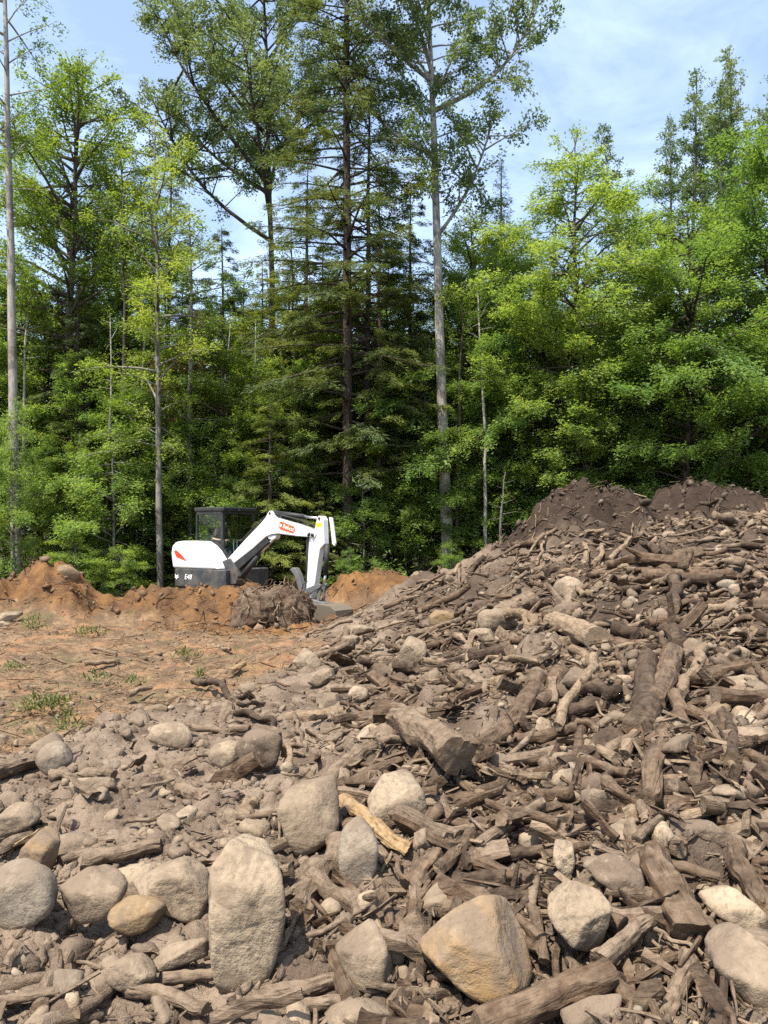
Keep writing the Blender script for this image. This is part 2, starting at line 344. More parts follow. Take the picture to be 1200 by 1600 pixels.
def mat_ground(name='ground_soil', zoned=True):
    t = NT(name); co = t.n('ShaderNodeTexCoord').outputs['Object']
    at_ = t.n('ShaderNodeAttribute', attribute_name='zone'); sp = t.n('ShaderNodeSeparateColor'); t.l(at_.outputs['Color'], sp.inputs[0])
    nb = t.noise(co, 1.1, 4, 0.6, 0.3); nm_ = t.noise(co, 7.0, 6, 0.65, 0.4); nf = t.noise(co, 45.0, 4, 0.65); nx = t.noise(co, 220.0, 2, 0.6)
    mud = t.mix(t.rng(nm_, .33, .67), (0.255, 0.196, 0.146), (0.155, 0.117, 0.086))
    mud = t.mix(t.rng(nb, .42, .66, 0, .55), mud, (0.31, 0.246, 0.184))
    mud = t.mix(t.rng(nf, .54, .72, 0, .6), mud, (0.115, 0.085, 0.062)); mud = t.mix(t.rng(nx, .58, .72, 0, .4), mud, (0.42, 0.35, 0.27))
    mud = t.mix(t.rng(t.noise(co, 2.6, 5, .6, .3), .46, .60, 0, .75), mud, (0.105, 0.077, 0.057))
    straw = t.mix(t.rng(nm_, .36, .64), (0.28, 0.190, 0.115), (0.125, 0.086, 0.054))
    straw = t.mix(t.rng(nb, .46, .60, 0, .65), straw, (0.30, 0.158, 0.080)); straw = t.mix(t.rng(nf, .54, .70, 0, .6), straw, (0.50, 0.39, 0.25))
    straw = t.mix(t.rng(t.noise(co, 3.1, 6, .65, .5), .46, .58, 0, .85), straw, (0.120, 0.085, 0.055))
    straw = t.mix(t.rng(t.noise(co, 2.3, 4, .6), .56, .68, 0, .5), straw, (0.12, 0.135, 0.055))
    org = t.mix(t.rng(nm_, .34, .66), (0.205, 0.110, 0.048), (0.112, 0.062, 0.031)); org = t.mix(t.rng(nb, .46, .64, 0, .7), org, (0.285, 0.155, 0.058))
    org = t.mix(t.rng(nf, .55, .72, 0, .6), org, (0.12, 0.066, 0.035))
    org = t.mix(t.rng(t.noise(co, 1.9, 6, .65, .6), .48, .62, 0, .7), org, (0.085, 0.052, 0.032))
    drk = t.mix(t.rng(nm_, .34, .66), (0.062, 0.043, 0.032), (0.034, 0.024, 0.018)); drk = t.mix(t.rng(nf, .58, .72, 0, .6), drk, (0.12, 0.088, 0.066))
    if not zoned: straw = org = drk = mud
    c = t.mix(sp.outputs[0], mud, straw); c = t.mix(sp.outputs[1], c, org); c = t.mix(sp.outputs[2], c, drk)
    wood = t.mix(t.rng(nm_, .4, .6), (0.075, 0.058, 0.036), (0.040, 0.038, 0.020)); c = t.mix(at_.outputs['Alpha'], c, wood) if zoned else mud
    c = t.mix(1.0, c, (.86, .825, .79), 'MULTIPLY')
    n = t.bump(nm_, .6, .06); n = t.bump(nf, .9, .022, n); n = t.bump(nx, .6, .005, n)
    return t.done(t.bsdf(c, .96, n, .12))
M['ground'] = mat_ground(); M['mud'] = mat_ground('dry_mud', False)

# one sheet, finest where the photographer stands, split by faces into clearing, heap and mounds
sr = np.linspace(-.66, .66, 390); ext = .66 + np.cumsum(np.geomspace(.004, 4.0, 34))
S = np.concatenate([-ext[::-1], sr, ext])
yr = np.exp(np.arange(math.log(1.55), math.log(21), .0063)); yf = np.geomspace(21.2, 420, 60); yn = -np.geomspace(.05, 20, 10)[::-1] + 1.5
YR = np.concatenate([yn, yr, yf])
GX = S[None, :] * np.maximum(YR, 1.55)[:, None]; GY = np.repeat(YR[:, None], len(S), 1)
GZ = height(GX, GY); far = (np.abs(GX) > 30) | (GY > 45) | (GY < -3)
GZ = np.where(far, 0.0, GZ)
zst, zog, zdk = zones(GX, GY); zwd = smooth01((GY - 19.3 - .8 * fbm2(GX * .7, GY * .7, 3, 77)) / 1.2)
nr, nc = GX.shape
idx = np.arange(nr * nc).reshape(nr, nc)
F = np.stack([idx[:-1, :-1], idx[:-1, 1:], idx[1:, 1:], idx[1:, :-1]], -1).reshape(-1, 4)
def fc(A): return ((A[:-1, :-1] + A[1:, 1:]) * .5).ravel()
cst, cog, cdk, cX, cY = fc(zst), fc(zog), fc(zdk), fc(GX), fc(GY)
part = np.zeros(len(F), int)                                        # 0 clearing and forest floor
part[(cst < .5) & (cY > 0) & (cY < 17.5) & (cX < 14)] = 1           # debris heap
dkm = cdk > .5; part[dkm & (cX < 4.4)] = 2; part[dkm & (cX >= 4.4)] = 3
ogm = (cog > .5); part[ogm & (cX < -5.75)] = 4; part[ogm & (cX >= -5.75) & (cY < 16.9)] = 5; part[ogm & (cX >= -1.6) & (cY >= 16.9)] = 6
zdc = np.maximum(zdk, .85 * smooth01((GX / np.maximum(GY, 1) + .10 + .12 * fbm2(GX * .8, GY * .8, 3, 91)) / .2) * (1 - zst) * (GY < 16) * smooth01(.75 + .9 * fbm2(GX * 1.3, GY * 1.3, 4, 93)))      # dark topsoil of the heap, its tone also painting shade into the gaps
VG = np.stack([GX, GY, GZ], -1).reshape(-1, 3); ZC = np.stack([zst, zog, zdc, zwd], -1).reshape(-1, 4)
for k, (nm, lab) in enumerate([('ground', 'dry straw strewn clearing running back into the forest floor'), ('debris_heap', 'grey brown heap of dried mud, stones and torn wood'),
        ('soil_mound', 'peaked dark brown soil mound on the heap'), ('soil_mound', 'low wide dark soil mound behind the heap at the right edge'),
        ('dirt_mound', 'orange dirt mound at the left edge of the clearing'), ('dirt_bank', 'orange brown dug dirt bank in front of the excavator'), ('dirt_mound', 'orange dirt mound just right of the digging arm')]):
    f = F[part == k]
    if not len(f): continue
    used = np.unique(f); remap = np.zeros(nr * nc, int); remap[used] = np.arange(len(used))
    me = fast_mesh(nm, VG[used], remap[f], [M['ground']], smooth=True)
    a = me.attributes.new('zone', 'FLOAT_COLOR', 'POINT'); a.data.foreach_set('color', np.ascontiguousarray(ZC[used], dtype=np.float32).ravel())
    tag(link(nm, me), lab, None, None, 'structure')
# ------------------------------------------------------------------ stones and wood: shape builders
_ICO = {}
def ico(k):
    if k not in _ICO:
        bm = bmesh.new(); bmesh.ops.create_icosphere(bm, subdivisions=k, radius=1.0)
        _ICO[k] = (np.array([v.co[:] for v in bm.verts]), np.array([[v.index for v in f.verts] for f in bm.faces])); bm.free()
        V, Fc = _ICO[k]; _ICO[k] = (V / np.linalg.norm(V, axis=1, keepdims=True), Fc)
    return _ICO[k]
def radial(D, N, d, p):
    q = np.maximum(D @ (N / d[:, None]).T, 0) ** p
    return q.sum(1) ** (-1.0 / p)
def rough_up(V, D, size, seed, amp=.05):
    n = fbm3(D * 1.6 + seed * 3.7, 3, seed) * amp * .8 + fbm3(V / size * 5.5 + seed, 4, seed + 3, .6) * amp * .6 + np.abs(fbm3(V / size * 2.2 + seed * 2, 3, seed + 8)) * -amp * .9
    return V + D * (n * size)[:, None]
def stone_mesh(name, seed, k=3, angular=9.0, shape=(1, .8, .6), mat=None, amp=.06):
    r = np.random.default_rng(seed); D, Fc = ico(k)
    N = r.normal(size=(13, 3)); N /= np.linalg.norm(N, axis=1, keepdims=True); d = r.uniform(.55, 1.0, 13)
    N = np.vstack([N, np.eye(3), -np.eye(3)]); d = np.append(d, np.ones(6))
    V = D * radial(D, N, d, angular)[:, None]; V = rough_up(V, D, 1.0, seed, amp) * np.array(shape)
    return fast_mesh(name, V, Fc, [mat or M['stone']], True)

HEROPX = []; HERO = []                                   # x, y, radius of placed pieces
def hero_stone(poly, label, mat='stone', face=(0.0, -.55, .84), front=.55, k=4, p=22, name='rock', thick=.85, amp=.055, cat='rock', lift=0.0, group=None, shade=.62, Yfix=None):
    """stone standing where the photo shows it: its outline seen from the camera, with its own depth, lying on the ground"""
    P = np.array(poly, float); c = (P.min(0) + P.max(0)) / 2; hpx = P[:, 1].max() - P[:, 1].min(); wpx = P[:, 0].max() - P[:, 0].min()
    g = hit(c[0], min(P[:, 1].max() - .12 * hpx, 1740)); Y = g[1] if Yfix is None else Yfix
    m = Y / FPX; hmin = .5 * min(hpx, wpx) * m
    Yc = Y + hmin * .06
    C = at(c[0], c[1], Yc); m = Yc / FPX
    C[2] += lift
    view = np.array([C[0], C[1], C[2] - EYE]); view /= np.linalg.norm(view)
    ex = np.cross(view, [0, 0, 1]); ex /= np.linalg.norm(ex); ey = np.cross(ex, view)
    seed = int(abs(c[0] * 7 + c[1] * 13)) % 9973; r = np.random.default_rng(seed)
    Ns, ds = [], []; n = len(P); Q = (P - c) * m; Q[:, 1] *= -1
    area = sum(Q[i][0] * Q[(i+1) % n][1] - Q[(i+1) % n][0] * Q[i][1] for i in range(n))
    for i in range(n):
        a, b = Q[i], Q[(i + 1) % n]; e = b - a; nn = np.array([e[1], -e[0]]) * (1 if area > 0 else -1); nn /= np.linalg.norm(nn)
        dd = nn @ a
        if dd < .05 * hmin: dd = .05 * hmin
        N = nn[0] * ex + nn[1] * ey + view * r.uniform(-.05, .22); N /= np.linalg.norm(N); Ns.append(N); ds.append(dd)
    f1 = np.array(face, float); f1 /= np.linalg.norm(f1); Ns.append(f1); ds.append(hmin * front)
    f2 = np.array([r.uniform(-.25, .25), -1, r.uniform(-.12, .12)]); f2 /= np.linalg.norm(f2); Ns.append(f2); ds.append(hmin * shade)
    for _ in range(7):
        f3 = f1 + r.normal(size=3) * .75; f3 /= np.linalg.norm(f3); Ns.append(f3); ds.append(hmin * (front + r.uniform(.04, .30)))
    Ns.append(view); ds.append(hmin * thick); Ns.append(np.array([0, 0, -1.0])); ds.append(hmin * max(1.1, hpx / max(wpx, 1)))
    D, Fc = ico(k)
    Nr = r.normal(size=(60, 3)); Nr /= np.linalg.norm(Nr, axis=1, keepdims=True); Rr = radial(Nr, np.array(Ns), np.array(ds), p); q = np.argsort(-Rr)[:9:3] if p > 10 else np.argsort(-Rr)[:16]; Nr, Rr = Nr[q], Rr[q]      # chipped corners
    R = radial(D, np.vstack([np.array(Ns), Nr]), np.append(np.array(ds), Rr * r.uniform(.88, .97, len(Rr))), p)
    V = rough_up(D * R[:, None], D, hmin, seed, amp)
    for _ in range(2):                                    # keep the outline at its true size
        W = V + C; uu = 600 + FPX * W[:, 0] / W[:, 1]; vv = HORIZON - FPX * (W[:, 2] - EYE) / W[:, 1]
        fx, fy = wpx / (uu.max() - uu.min()), hpx / (vv.max() - vv.min())
        qx, qy = V @ ex, V @ ey; V = V + np.outer(qx * (fx - 1), ex) + np.outer(qy * (fy - 1), ey)
        W = V + C; uu = 600 + FPX * W[:, 0] / W[:, 1]; vv = HORIZON - FPX * (W[:, 2] - EYE) / W[:, 1]
        V = V + ex * ((c[0] - (uu.max() + uu.min()) / 2) * m) - ey * ((c[1] - (vv.max() + vv.min()) / 2) * m)
    o = link(name, fast_mesh(name, V, Fc, [M[mat]], True), loc=C); tag(o, label, cat, group)
    HERO.append((C[0], C[1], max(wpx, hpx) * m * .42)); HEROPX.append((c[0], c[1], wpx * .5, hpx * .5, Yc)); add_anchor(label, C[0], C[1]); return o

def log_verts(seed, rings, sides, bend=.06, taper=.25, knob=.10, split=0.0, ragged=.05, bark=.05):
    """a piece of wood along local x, length 1 and radius about 1 in y and z"""
    r = np.random.default_rng(seed); t = np.linspace(0, 1, rings); a = np.linspace(0, 2 * np.pi, sides, endpoint=False)
    cyx = np.cumsum(r.normal(size=rings)); cyz = np.cumsum(r.normal(size=rings)); T = np.linspace(0, 1, rings)
    for cc in (cyx, cyz): cc -= cc[0] + (cc[-1] - cc[0]) * T
    ker = np.array([.25, .5, .25])
    for _ in range(3):
        cyx = np.convolve(np.pad(cyx, 1, 'edge'), ker, 'valid'); cyz = np.convolve(np.pad(cyz, 1, 'edge'), ker, 'valid')
    cyx *= bend / (np.abs(cyx).max() + 1e-6); cyz *= bend / (np.abs(cyz).max() + 1e-6)
    A, TT = np.meshgrid(a, t)
    rad = 1 - taper * TT + knob * vnoise3(np.stack([np.cos(A) * 1.2 + seed, np.sin(A) * 1.2, TT * 4], -1), seed) + bark * vnoise3(np.stack([np.cos(A) * 4 + seed, np.sin(A) * 4, TT * 5], -1), seed + 2) + bark * .8 * vnoise3(np.stack([np.cos(A) * 9 + seed, np.sin(A) * 9, TT * 7], -1), seed + 4) + bark * .6 * vnoise3(np.stack([np.cos(A) * 19 + seed, np.sin(A) * 19, TT * 14], -1), seed + 6)
    Yv = np.cos(A) * rad; Zv = np.sin(A) * rad
    if split: Zv = np.maximum(Zv, -1 + split)           # a cleft face
    X = TT.copy()
    def brk():                                           # a broken end: slanted, stepped, a little splintered
        s0 = r.uniform(0, 6.28); return ragged * (1.3 * np.cos(a + s0) + .6 * np.tanh(3 * np.cos(2 * a + r.uniform(0, 6.28))) * r.uniform(0, 1) + (.35 if sides < 12 else .05) * r.normal(size=sides))
    e = brk(); X[0] += e; X[1] += e * .5; e2 = brk(); X[-1] += e2; X[-2] += e2 * .5
    V = np.stack([X, Yv, Zv], -1)                        # bend is applied in length units by the caller
    return V, cyx, cyz
def log_mesh(name, seed, length, radius, rings=14, sides=14, bend=.05, taper=.25, knob=.10, split=0.0, ragged=.05, bark=.05, mat='wood', forks=0, flat=1.0):
    V, by, bz = log_verts(seed, rings, sides, bend, taper, knob, split, ragged * .45 * min(1, radius / length * 6), bark)
    V = V * np.array([length, radius, radius * flat]); V[..., 1] += by[:, None] * length; V[..., 2] += bz[:, None] * length
    Vs, Fs = [V.reshape(-1, 3)], []
    i = np.arange(rings * sides).reshape(rings, sides); j = np.roll(i, -1, 1)
    Fs.append(np.stack([i[:-1], i[1:], j[1:], j[:-1]], -1).reshape(-1, 4)); nv = rings * sides
    r = np.random.default_rng(seed + 99)
    for row, inw in ((0, .5), (rings - 1, -.5)):         # broken ends, slightly dished
        c = V[row].mean(0); c[0] += inw * radius * .12
        ring2 = c + (V[row] - c) * .55; ring2[:, 0] += (r.normal(size=sides) if sides < 12 else np.cos(np.linspace(0, 6.28, sides) * 3 + seed)) * radius * .05
        Vs += [ring2, c[None]]; k = np.arange(sides) + nv; kk = np.roll(k, -1); a, b = i[row], np.roll(i[row], -1); cen = np.full(sides, nv + sides)
        q = [np.stack([a, b, kk, k], -1), np.stack([k, kk, cen, cen], -1)]
        if row: q = [x[:, ::-1] for x in q]
        Fs += [q[0]]; Fs.append(np.stack([k, kk, cen, cen], -1) if not row else np.stack([kk, k, cen, cen], -1)); nv += sides + 1
    for f in range(forks):
        t0 = r.uniform(.25, .8); p0 = V[int(t0 * (rings - 1))].mean(0); L2 = length * r.uniform(.18, .4); dr = Vector((r.uniform(.3, .9), r.normal(), r.normal() * .6)).normalized()
        pts = [p0, p0 + np.array(dr) * L2 * .5 + r.normal(size=3) * L2 * .05, p0 + np.array(dr) * L2]
        tv, tf = tube_arrays(pts, [radius * .5, radius * .4, radius * .18], 6); Vs.append(tv); Fs.append(tf + nv); nv += len(tv)
    V = np.vstack(Vs); Fa = np.vstack(Fs)
    me = mesh_mixed(name, V, Fa, [M[mat], M['wood_end']], True)
    n0 = (rings - 1) * sides; mi = np.zeros(len(me.polygons), np.int32); mi[n0:n0 + 4 * sides] = 1; me.polygons.foreach_set('material_index', mi); me.polygons.foreach_set('use_smooth', mi == 0)
    me.set_sharp_from_angle(angle=math.radians(42)); return me
def mesh_mixed(name, V, Fa, mats, smooth):
    """faces given as quads; a repeated last corner means a triangle"""
    me = bpy.data.meshes.new(name); Fa = np.asarray(Fa)
    me.from_pydata([tuple(v) for v in V], [], [tuple(f[:3]) if f[2] == f[3] else tuple(f) for f in Fa.tolist()])
    for m in mats: me.materials.append(m)
    me.polygons.foreach_set('use_smooth', np.full(len(me.polygons), smooth, dtype=bool)); me.update()
    return me
def tube_arrays(pts, radii, sides=6):
    pts = np.asarray(pts, float); n = len(pts); tan = np.gradient(pts, axis=0); tan /= np.linalg.norm(tan, axis=1, keepdims=True) + 1e-9
    up = np.array([.13, .21, 1.0]); 
    if abs(tan[0] @ up) / np.linalg.norm(up) > .9: up = np.array([1.0, .2, .1])
    s = np.cross(tan, up); s /= np.linalg.norm(s, axis=1, keepdims=True); w = np.cross(s, tan)
    a = np.linspace(0, 2*np.pi, sides, endpoint=False); R = np.asarray(radii, float)[:, None, None]
    V = pts[:, None] + R * (np.cos(a)[None, :, None] * s[:, None] + np.sin(a)[None, :, None] * w[:, None])
    i = np.arange(n * sides).reshape(n, sides); j = np.roll(i, -1, 1)
    Fq = np.stack([i[:-1], j[:-1], j[1:], i[1:]], -1).reshape(-1, 4)
    V = np.vstack([V.reshape(-1, 3), pts[:1], pts[-1:]]); c0, c1 = n * sides, n * sides + 1
    cap = np.concatenate([np.stack([j[0], i[0], np.full(sides, c0), np.full(sides, c0)], -1), np.stack([i[-1], j[-1], np.full(sides, c1), np.full(sides, c1)], -1)])
    return V, np.vstack([Fq, cap])
def frame_x(d):
    """rotation whose x axis is d"""
    d = Vector(d).normalized(); z = Vector((0, 0, 1)); y = z.cross(d)
    if y.length < .05: y = Vector((0, 1, 0))
    y.normalize(); z = d.cross(y); return Matrix((d, y, z)).transposed()
def hero_log(p0, p1, hw, label, mat='wood', lift=(.5, .5), name='log', bend=.035, taper=.2, split=0.0, forks=0, knob=.07, bark=.075, ragged=.07, flat=1.0, cat='log', roll=None):
    a, b = hit(*p0), hit(*p1); Y = (a[1] + b[1]) / 2; rad = hw * Y / FPX
    # ends are lifted along the line of sight so that they stay where the photo shows them
    pts = []
    for q, g, lf in ((p0, a, lift[0]), (p1, b, lift[1])):
        d = np.array([g[0], g[1], g[2] - EYE]); L = np.linalg.norm(d); up = rad * lf / max(.18, abs(d[2] / L)); pts.append(g - d / L * min(up, .30 * L))
    a, b = pts; L = np.linalg.norm(b - a); seed = int(p0[0] * 3 + p0[1] * 5 + p1[0] * 7) % 9973
    me = log_mesh(name, seed, L, rad, max(10, int(min(44, 8 + L / rad * (3.0 if hw > 9 else 1.3)))), 28 if hw > 11 else 16 if hw > 7 else 10, bend, taper, knob, split, ragged, bark, mat, forks, flat)
    Rm = frame_x(b - a) @ Matrix.Rotation(roll if roll is not None else (seed % 628) / 100 if not split else 0, 3, 'X')
    o = link(name, me, loc=a, rot=Rm.to_euler()); tag(o, label, cat)
    for t in np.linspace(0.05, .95, 7): HEROPX.append((p0[0] + (p1[0] - p0[0]) * t, p0[1] + (p1[1] - p0[1]) * t, hw * .8, hw * .8, Y))
    add_anchor(label, *((a + b) / 2)[:2])
    for t in np.linspace(0.1, .9, 5): q = a + (b - a) * t; HERO.append((q[0], q[1], rad * .9))
    return o
Z8 = lambda *q: [(x / 2, 1200 + y / 2) for x, y in q]            # coordinates read off enlarged quarters of the photo
Z1 = lambda *q: [(600 + x / 2, 1200 + y / 2) for x, y in q]
Z6 = lambda *q: [(x / 2, 850 + y / 2) for x, y in q]
Z7 = lambda *q: [(600 + x / 2, 740 + y / 2) for x, y in q]
ZM = lambda *q: [(400 + x / 3, 980 + y / 3) for x, y in q]
ZR = lambda *q: [(800 + x / 3, 820 + y / 3) for x, y in q]
ZB = lambda *q: [(400 + x / 3, 1250 + y / 3) for x, y in q]
ZL = lambda *q: [(x / 3, 1000 + y / 3) for x, y in q]

# ------------------------------------------------------------------ stones the photo shows one by one
H = hero_stone
H(Z8((680, 265), (790, 205), (860, 230), (880, 400), (892, 500), (870, 620), (810, 700), (730, 715), (690, 600), (655, 480), (650, 370)), 'tall pale tan boulder standing on end in the foreground, largest of all', 'stone_pale', (-.25, -.72, .62), .55, 5, 20, 'boulder', 1.0, .06, 'boulder')
H(Z8((415, 310), (470, 280), (600, 275), (655, 310), (650, 400), (620, 470), (540, 485), (480, 420), (415, 380)), 'squared grey brown boulder with a shaded overhang, left of the tall boulder', 'stone', (-.1, -.30, .95), .60, 5, 24, 'boulder', .9, .035, 'boulder', shade=.35)
H(Z8((335, 440), (400, 395), (480, 410), (525, 480), (500, 505), (400, 525), (340, 495)), 'ochre stained stone in front of the squared grey boulder', 'stone_rust', (-.1, -.6, .8), .5, 4, 16)
H(Z8((-70, 360), (-10, 300), (60, 280), (110, 310), (180, 370), (182, 440), (120, 490), (40, 515), (-60, 490)), 'rounded pale grey boulder cut by the left edge of the picture', 'stone_grey', (-.2, -.6, .78), .75, 4, 12, 'boulder', 1.0, .06, 'boulder')
H(Z8((185, 370), (230, 310), (330, 300), (390, 350), (400, 400), (330, 480), (240, 490), (190, 470)), 'dusty brown boulder behind the ochre stone', 'stone', (-.1, -.55, .84), .55, 4, 22, 'boulder', cat='boulder')
H(ZB((405, 120), (440, 78), (530, 75), (572, 130), (575, 300), (560, 390), (480, 428), (410, 410), (385, 330)), 'upright light grey oblong stone between two tan boulders', 'stone_grey', (-.15, -.7, .68), .7, 4, 9)
H(ZB((115, 50), (200, -60), (330, -120), (385, -60), (392, 140), (330, 220), (130, 270), (95, 210)), 'wide flat tan slab leaning behind the tall boulder', 'stone', (.05, -.45, .88), .42, 4, 14, 'boulder', cat='boulder')
H(Z8((-60, 150), (0, 115), (60, 105), (130, 150), (110, 185), (0, 222), (-50, 215)), 'flat layered brown slab at the left edge above the pale splinter', 'stone', (0, -.5, .86), .6)
H(Z8((60, 250), (150, 180), (190, 230), (182, 300), (160, 325), (60, 295)), 'orange tinged slab beneath the pale splinter at left', 'stone_orange', (0, -.7, .7), .5)
H(Z8((330, 660), (370, 600), (440, 575), (490, 620), (480, 690), (350, 700)), 'low dusty stone half buried near the bottom left', 'stone', (-.1, -.5, .85), .5)
H(Z8((475, 600), (520, 530), (620, 545), (655, 590), (570, 625), (500, 640)), 'angular stone with a sharp peak left of the tall boulder foot', 'stone', (-.4, -.5, .75), .42)
H(ZB((370, 610), (460, 555), (540, 590), (610, 700), (645, 790), (580, 900), (540, 915), (455, 830), (400, 720)), 'flat tan rock leaning on a log below the upright grey stone', 'stone', (-.1, -.6, .8), .42, 4)
H(ZB((460, 470), (500, 420), (545, 425), (595, 530), (560, 560), (490, 540)), 'smooth egg shaped tan stone under the upright grey stone', 'stone_pale', (-.2, -.6, .8), .7, 4, 8)
H(ZB((290, 520), (345, 455), (395, 465), (402, 530), (340, 590), (300, 575)), 'small rounded tan stone left of the egg shaped one', 'stone', (-.2, -.6, .8), .7, 4, 8)
H(ZB((320, 1020), (420, 950), (560, 925), (660, 950), (665, 1040), (600, 1120), (400, 1120)), 'wide low stone at the bottom edge below the logs', 'stone', (0, -.5, .85), .5)
H(ZL((165, 520), (210, 475), (280, 470), (330, 520), (345, 570), (270, 620), (220, 640), (170, 590)), 'pale dusty boulder at the edge of the dry grass, far left', 'stone_grey', (-.1, -.55, .84), .6, 4, 9)
H(ZL((690, 430), (740, 385), (850, 380), (905, 430), (905, 480), (860, 515), (800, 490), (730, 470)), 'knobbly pale rock just below the dry grass', 'stone_pale', (0, -.4, .9), .55, 4, 9, amp=.07)
H(ZL((975, 540), (1010, 490), (1080, 470), (1120, 530), (1125, 580), (1070, 605), (1000, 580)), 'round pale stone left of the dark clod', 'stone_pale', (0, -.5, .85), .55, 4, 9)
H(ZL((1100, 470), (1130, 430), (1230, 410), (1320, 450), (1325, 540), (1260, 620), (1180, 620), (1120, 560)), 'dark crumbly earth clod with a shaded front', 'stone_brown', (-.2, -.4, .85), .6, 4, 8, 'clod', .9, .10, 'clod')
H(ZL((670, 320), (700, 300), (760, 300), (790, 340), (740, 350), (690, 345)), 'small yellowish stone at the lower edge of the dry grass', 'stone_rust', (0, -.5, .85), .6)
H(ZM((170, 200), (240, 95), (275, 120), (310, 180), (290, 205), (200, 212)), 'pointed pale rock where the heap meets the dry grass', 'stone_pale', (-.2, -.75, .6), .5)
H(ZM((400, 45), (450, 0), (520, -15), (560, 0), (540, 30), (470, 50)), 'long pale stone slab in front of the bucket', 'stone_pale', (-.1, -.35, .92), .5)
H(ZM((395, 60), (450, 35), (490, 50), (480, 80), (430, 95), (395, 90)), 'grey brown stone under the pale slab near the bucket', 'stone', (0, -.5, .85), .55)
H(ZM((240, 270), (290, 210), (350, 190), (375, 230), (340, 260), (280, 280)), 'flat wedge shaped stone below the pointed pale rock', 'stone', (-.1, -.6, .8), .45)
H(ZM((290, 390), (310, 320), (370, 305), (405, 350), (395, 390)), 'tan rock with a split top, centre of the near heap', 'stone', (-.2, -.6, .8), .5)
H(ZM((430, 310), (455, 275), (500, 280), (530, 310), (520, 345), (460, 335)), 'smooth pale stone beside the split tan rock', 'stone_pale', (0, -.5, .86), .6, 4, 8)
H(ZM((670, 50), (760, 40), (800, 90), (790, 160), (730, 195), (670, 180)), 'broad flat brown rock in the middle of the heap', 'stone', (0, -.55, .85), .4)
H(ZM((520, 830), (600, 720), (700, 665), (745, 690), (770, 790), (805, 900), (790, 960), (720, 980), (580, 940)), 'big pale triangular boulder in the middle foreground', 'stone_pale', (-.1, -.62, .78), .5, 4, 22, 'boulder', 1.0, .06, 'boulder')
H(ZM((770, 800), (790, 770), (880, 775), (905, 830), (880, 880), (800, 890)), 'tan rock tucked right of the big triangular boulder', 'stone', (0, -.6, .8), .5)
H(ZM((110, 650), (140, 628), (175, 640), (180, 670), (140, 692)), 'small pale pebble left of the long log', 'stone_pale', (0, -.6, .8), .7, 3, 7)
H(ZM((130, 860), (160, 770), (250, 720), (330, 740), (350, 790), (250, 860), (170, 900)), 'tan rock behind the leaning flat slab', 'stone', (-.1, -.5, .85), .5)
H(ZM((345, 690), (420, 650), (445, 690), (430, 740), (390, 770), (350, 740)), 'blocky rock with dark hollow beside it in the mid heap', 'stone', (-.3, -.5, .8), .5)
H(Z1((105, 520), (200, 470), (300, 430), (340, 395), (390, 400), (440, 520), (465, 640), (440, 690), (330, 740), (270, 720), (200, 660), (130, 590)), 'large orange stained boulder in the right foreground', 'stone_orange', (.1, -.60, .80), .52, 5, 26, 'boulder', 1.0, .04, 'boulder')
H(Z1((510, 430), (560, 350), (680, 375), (715, 410), (690, 520), (660, 575), (590, 560), (520, 480)), 'pale squared rock right of the orange stained boulder', 'stone_pale', (0, -.60, .80), .42, 5, 28, shade=.7)
H(Z1((525, 300), (545, 225), (585, 222), (598, 300), (575, 350), (535, 345)), 'narrow upright pale stone behind the pale squared rock', 'stone_pale', (-.1, -.75, .65), .6)
H(Z1((670, 230), (740, 155), (790, 165), (782, 225), (720, 270), (675, 280)), 'tilted pale diamond shaped rock on the right slope', 'stone_pale', (.15, -.6, .8), .4, 4, 18)
H(Z1((880, 185), (960, 168), (1100, 160), (1112, 230), (1050, 258), (950, 258), (895, 240)), 'broken brown block with a crumbling face on the right slope', 'stone_brown', (0, -.55, .8), .55, 4, 14, amp=.08)
H(Z1((980, 400), (1060, 365), (1110, 400), (1180, 460), (1198, 510), (1120, 525), (1020, 460)), 'pale lumpy rock above the big slab at the right edge', 'stone_pale', (-.2, -.6, .8), .5, 4, 11)
H(Z1((1010, 600), (1000, 480), (1100, 500), (1210, 560), (1330, 700), (1300, 850), (1180, 760), (1090, 690)), 'huge flat tan slab in the lower right corner', 'stone', (-.1, -.45, .9), .40, 4, 14, 'boulder', 1.0, .06, 'boulder')
H(Z1((110, 430), (160, 350), (220, 355), (228, 430), (190, 475), (110, 462)), 'tan rock behind the orange stained boulder', 'stone', (-.1, -.65, .76), .5)
H(Z1((420, 235), (435, 203), (470, 197), (493, 220), (480, 248), (440, 255)), 'small round pale stone above the narrow upright one', 'stone_pale', (0, -.6, .8), .7, 4, 6)
H(Z1((985, 70), (1040, 45), (1100, 60), (1106, 105), (1050, 115), (1000, 108)), 'brown block with pebbles on top, far right slope', 'stone_brown', (0, -.5, .85), .5)
H(Z1((555, 90), (570, 60), (600, 62), (618, 105), (580, 112)), 'small tan wedge of rock on the right slope', 'stone', (0, -.6, .8), .5)
H(Z1((515, 45), (550, 10), (590, 0), (585, 40), (550, 70)), 'small flat pale stone above the tan wedge', 'stone_pale', (0, -.6, .8), .5)
H(Z1((550, 780), (620, 730), (700, 705), (745, 760), (720, 830), (560, 840)), 'dusty rock cut by the bottom edge under the crossed logs', 'stone', (0, -.5, .85), .6)
H(Z1((630, 345), (720, 265), (790, 290), (815, 340), (805, 410), (740, 370), (680, 390)), 'knotted brown root lump left of the shaggy stump', 'stone_brown', (-.2, -.6, .8), .55, 4, 9, 'root_lump', 1.0, .12, 'root')
H(ZR((190, 310), (215, 250), (270, 240), (345, 270), (345, 340), (290, 350), (230, 340)), 'large pale boulder high on the heap below the dark mound', 'stone_pale', (-.1, -.5, .85), .55, 4, 10)
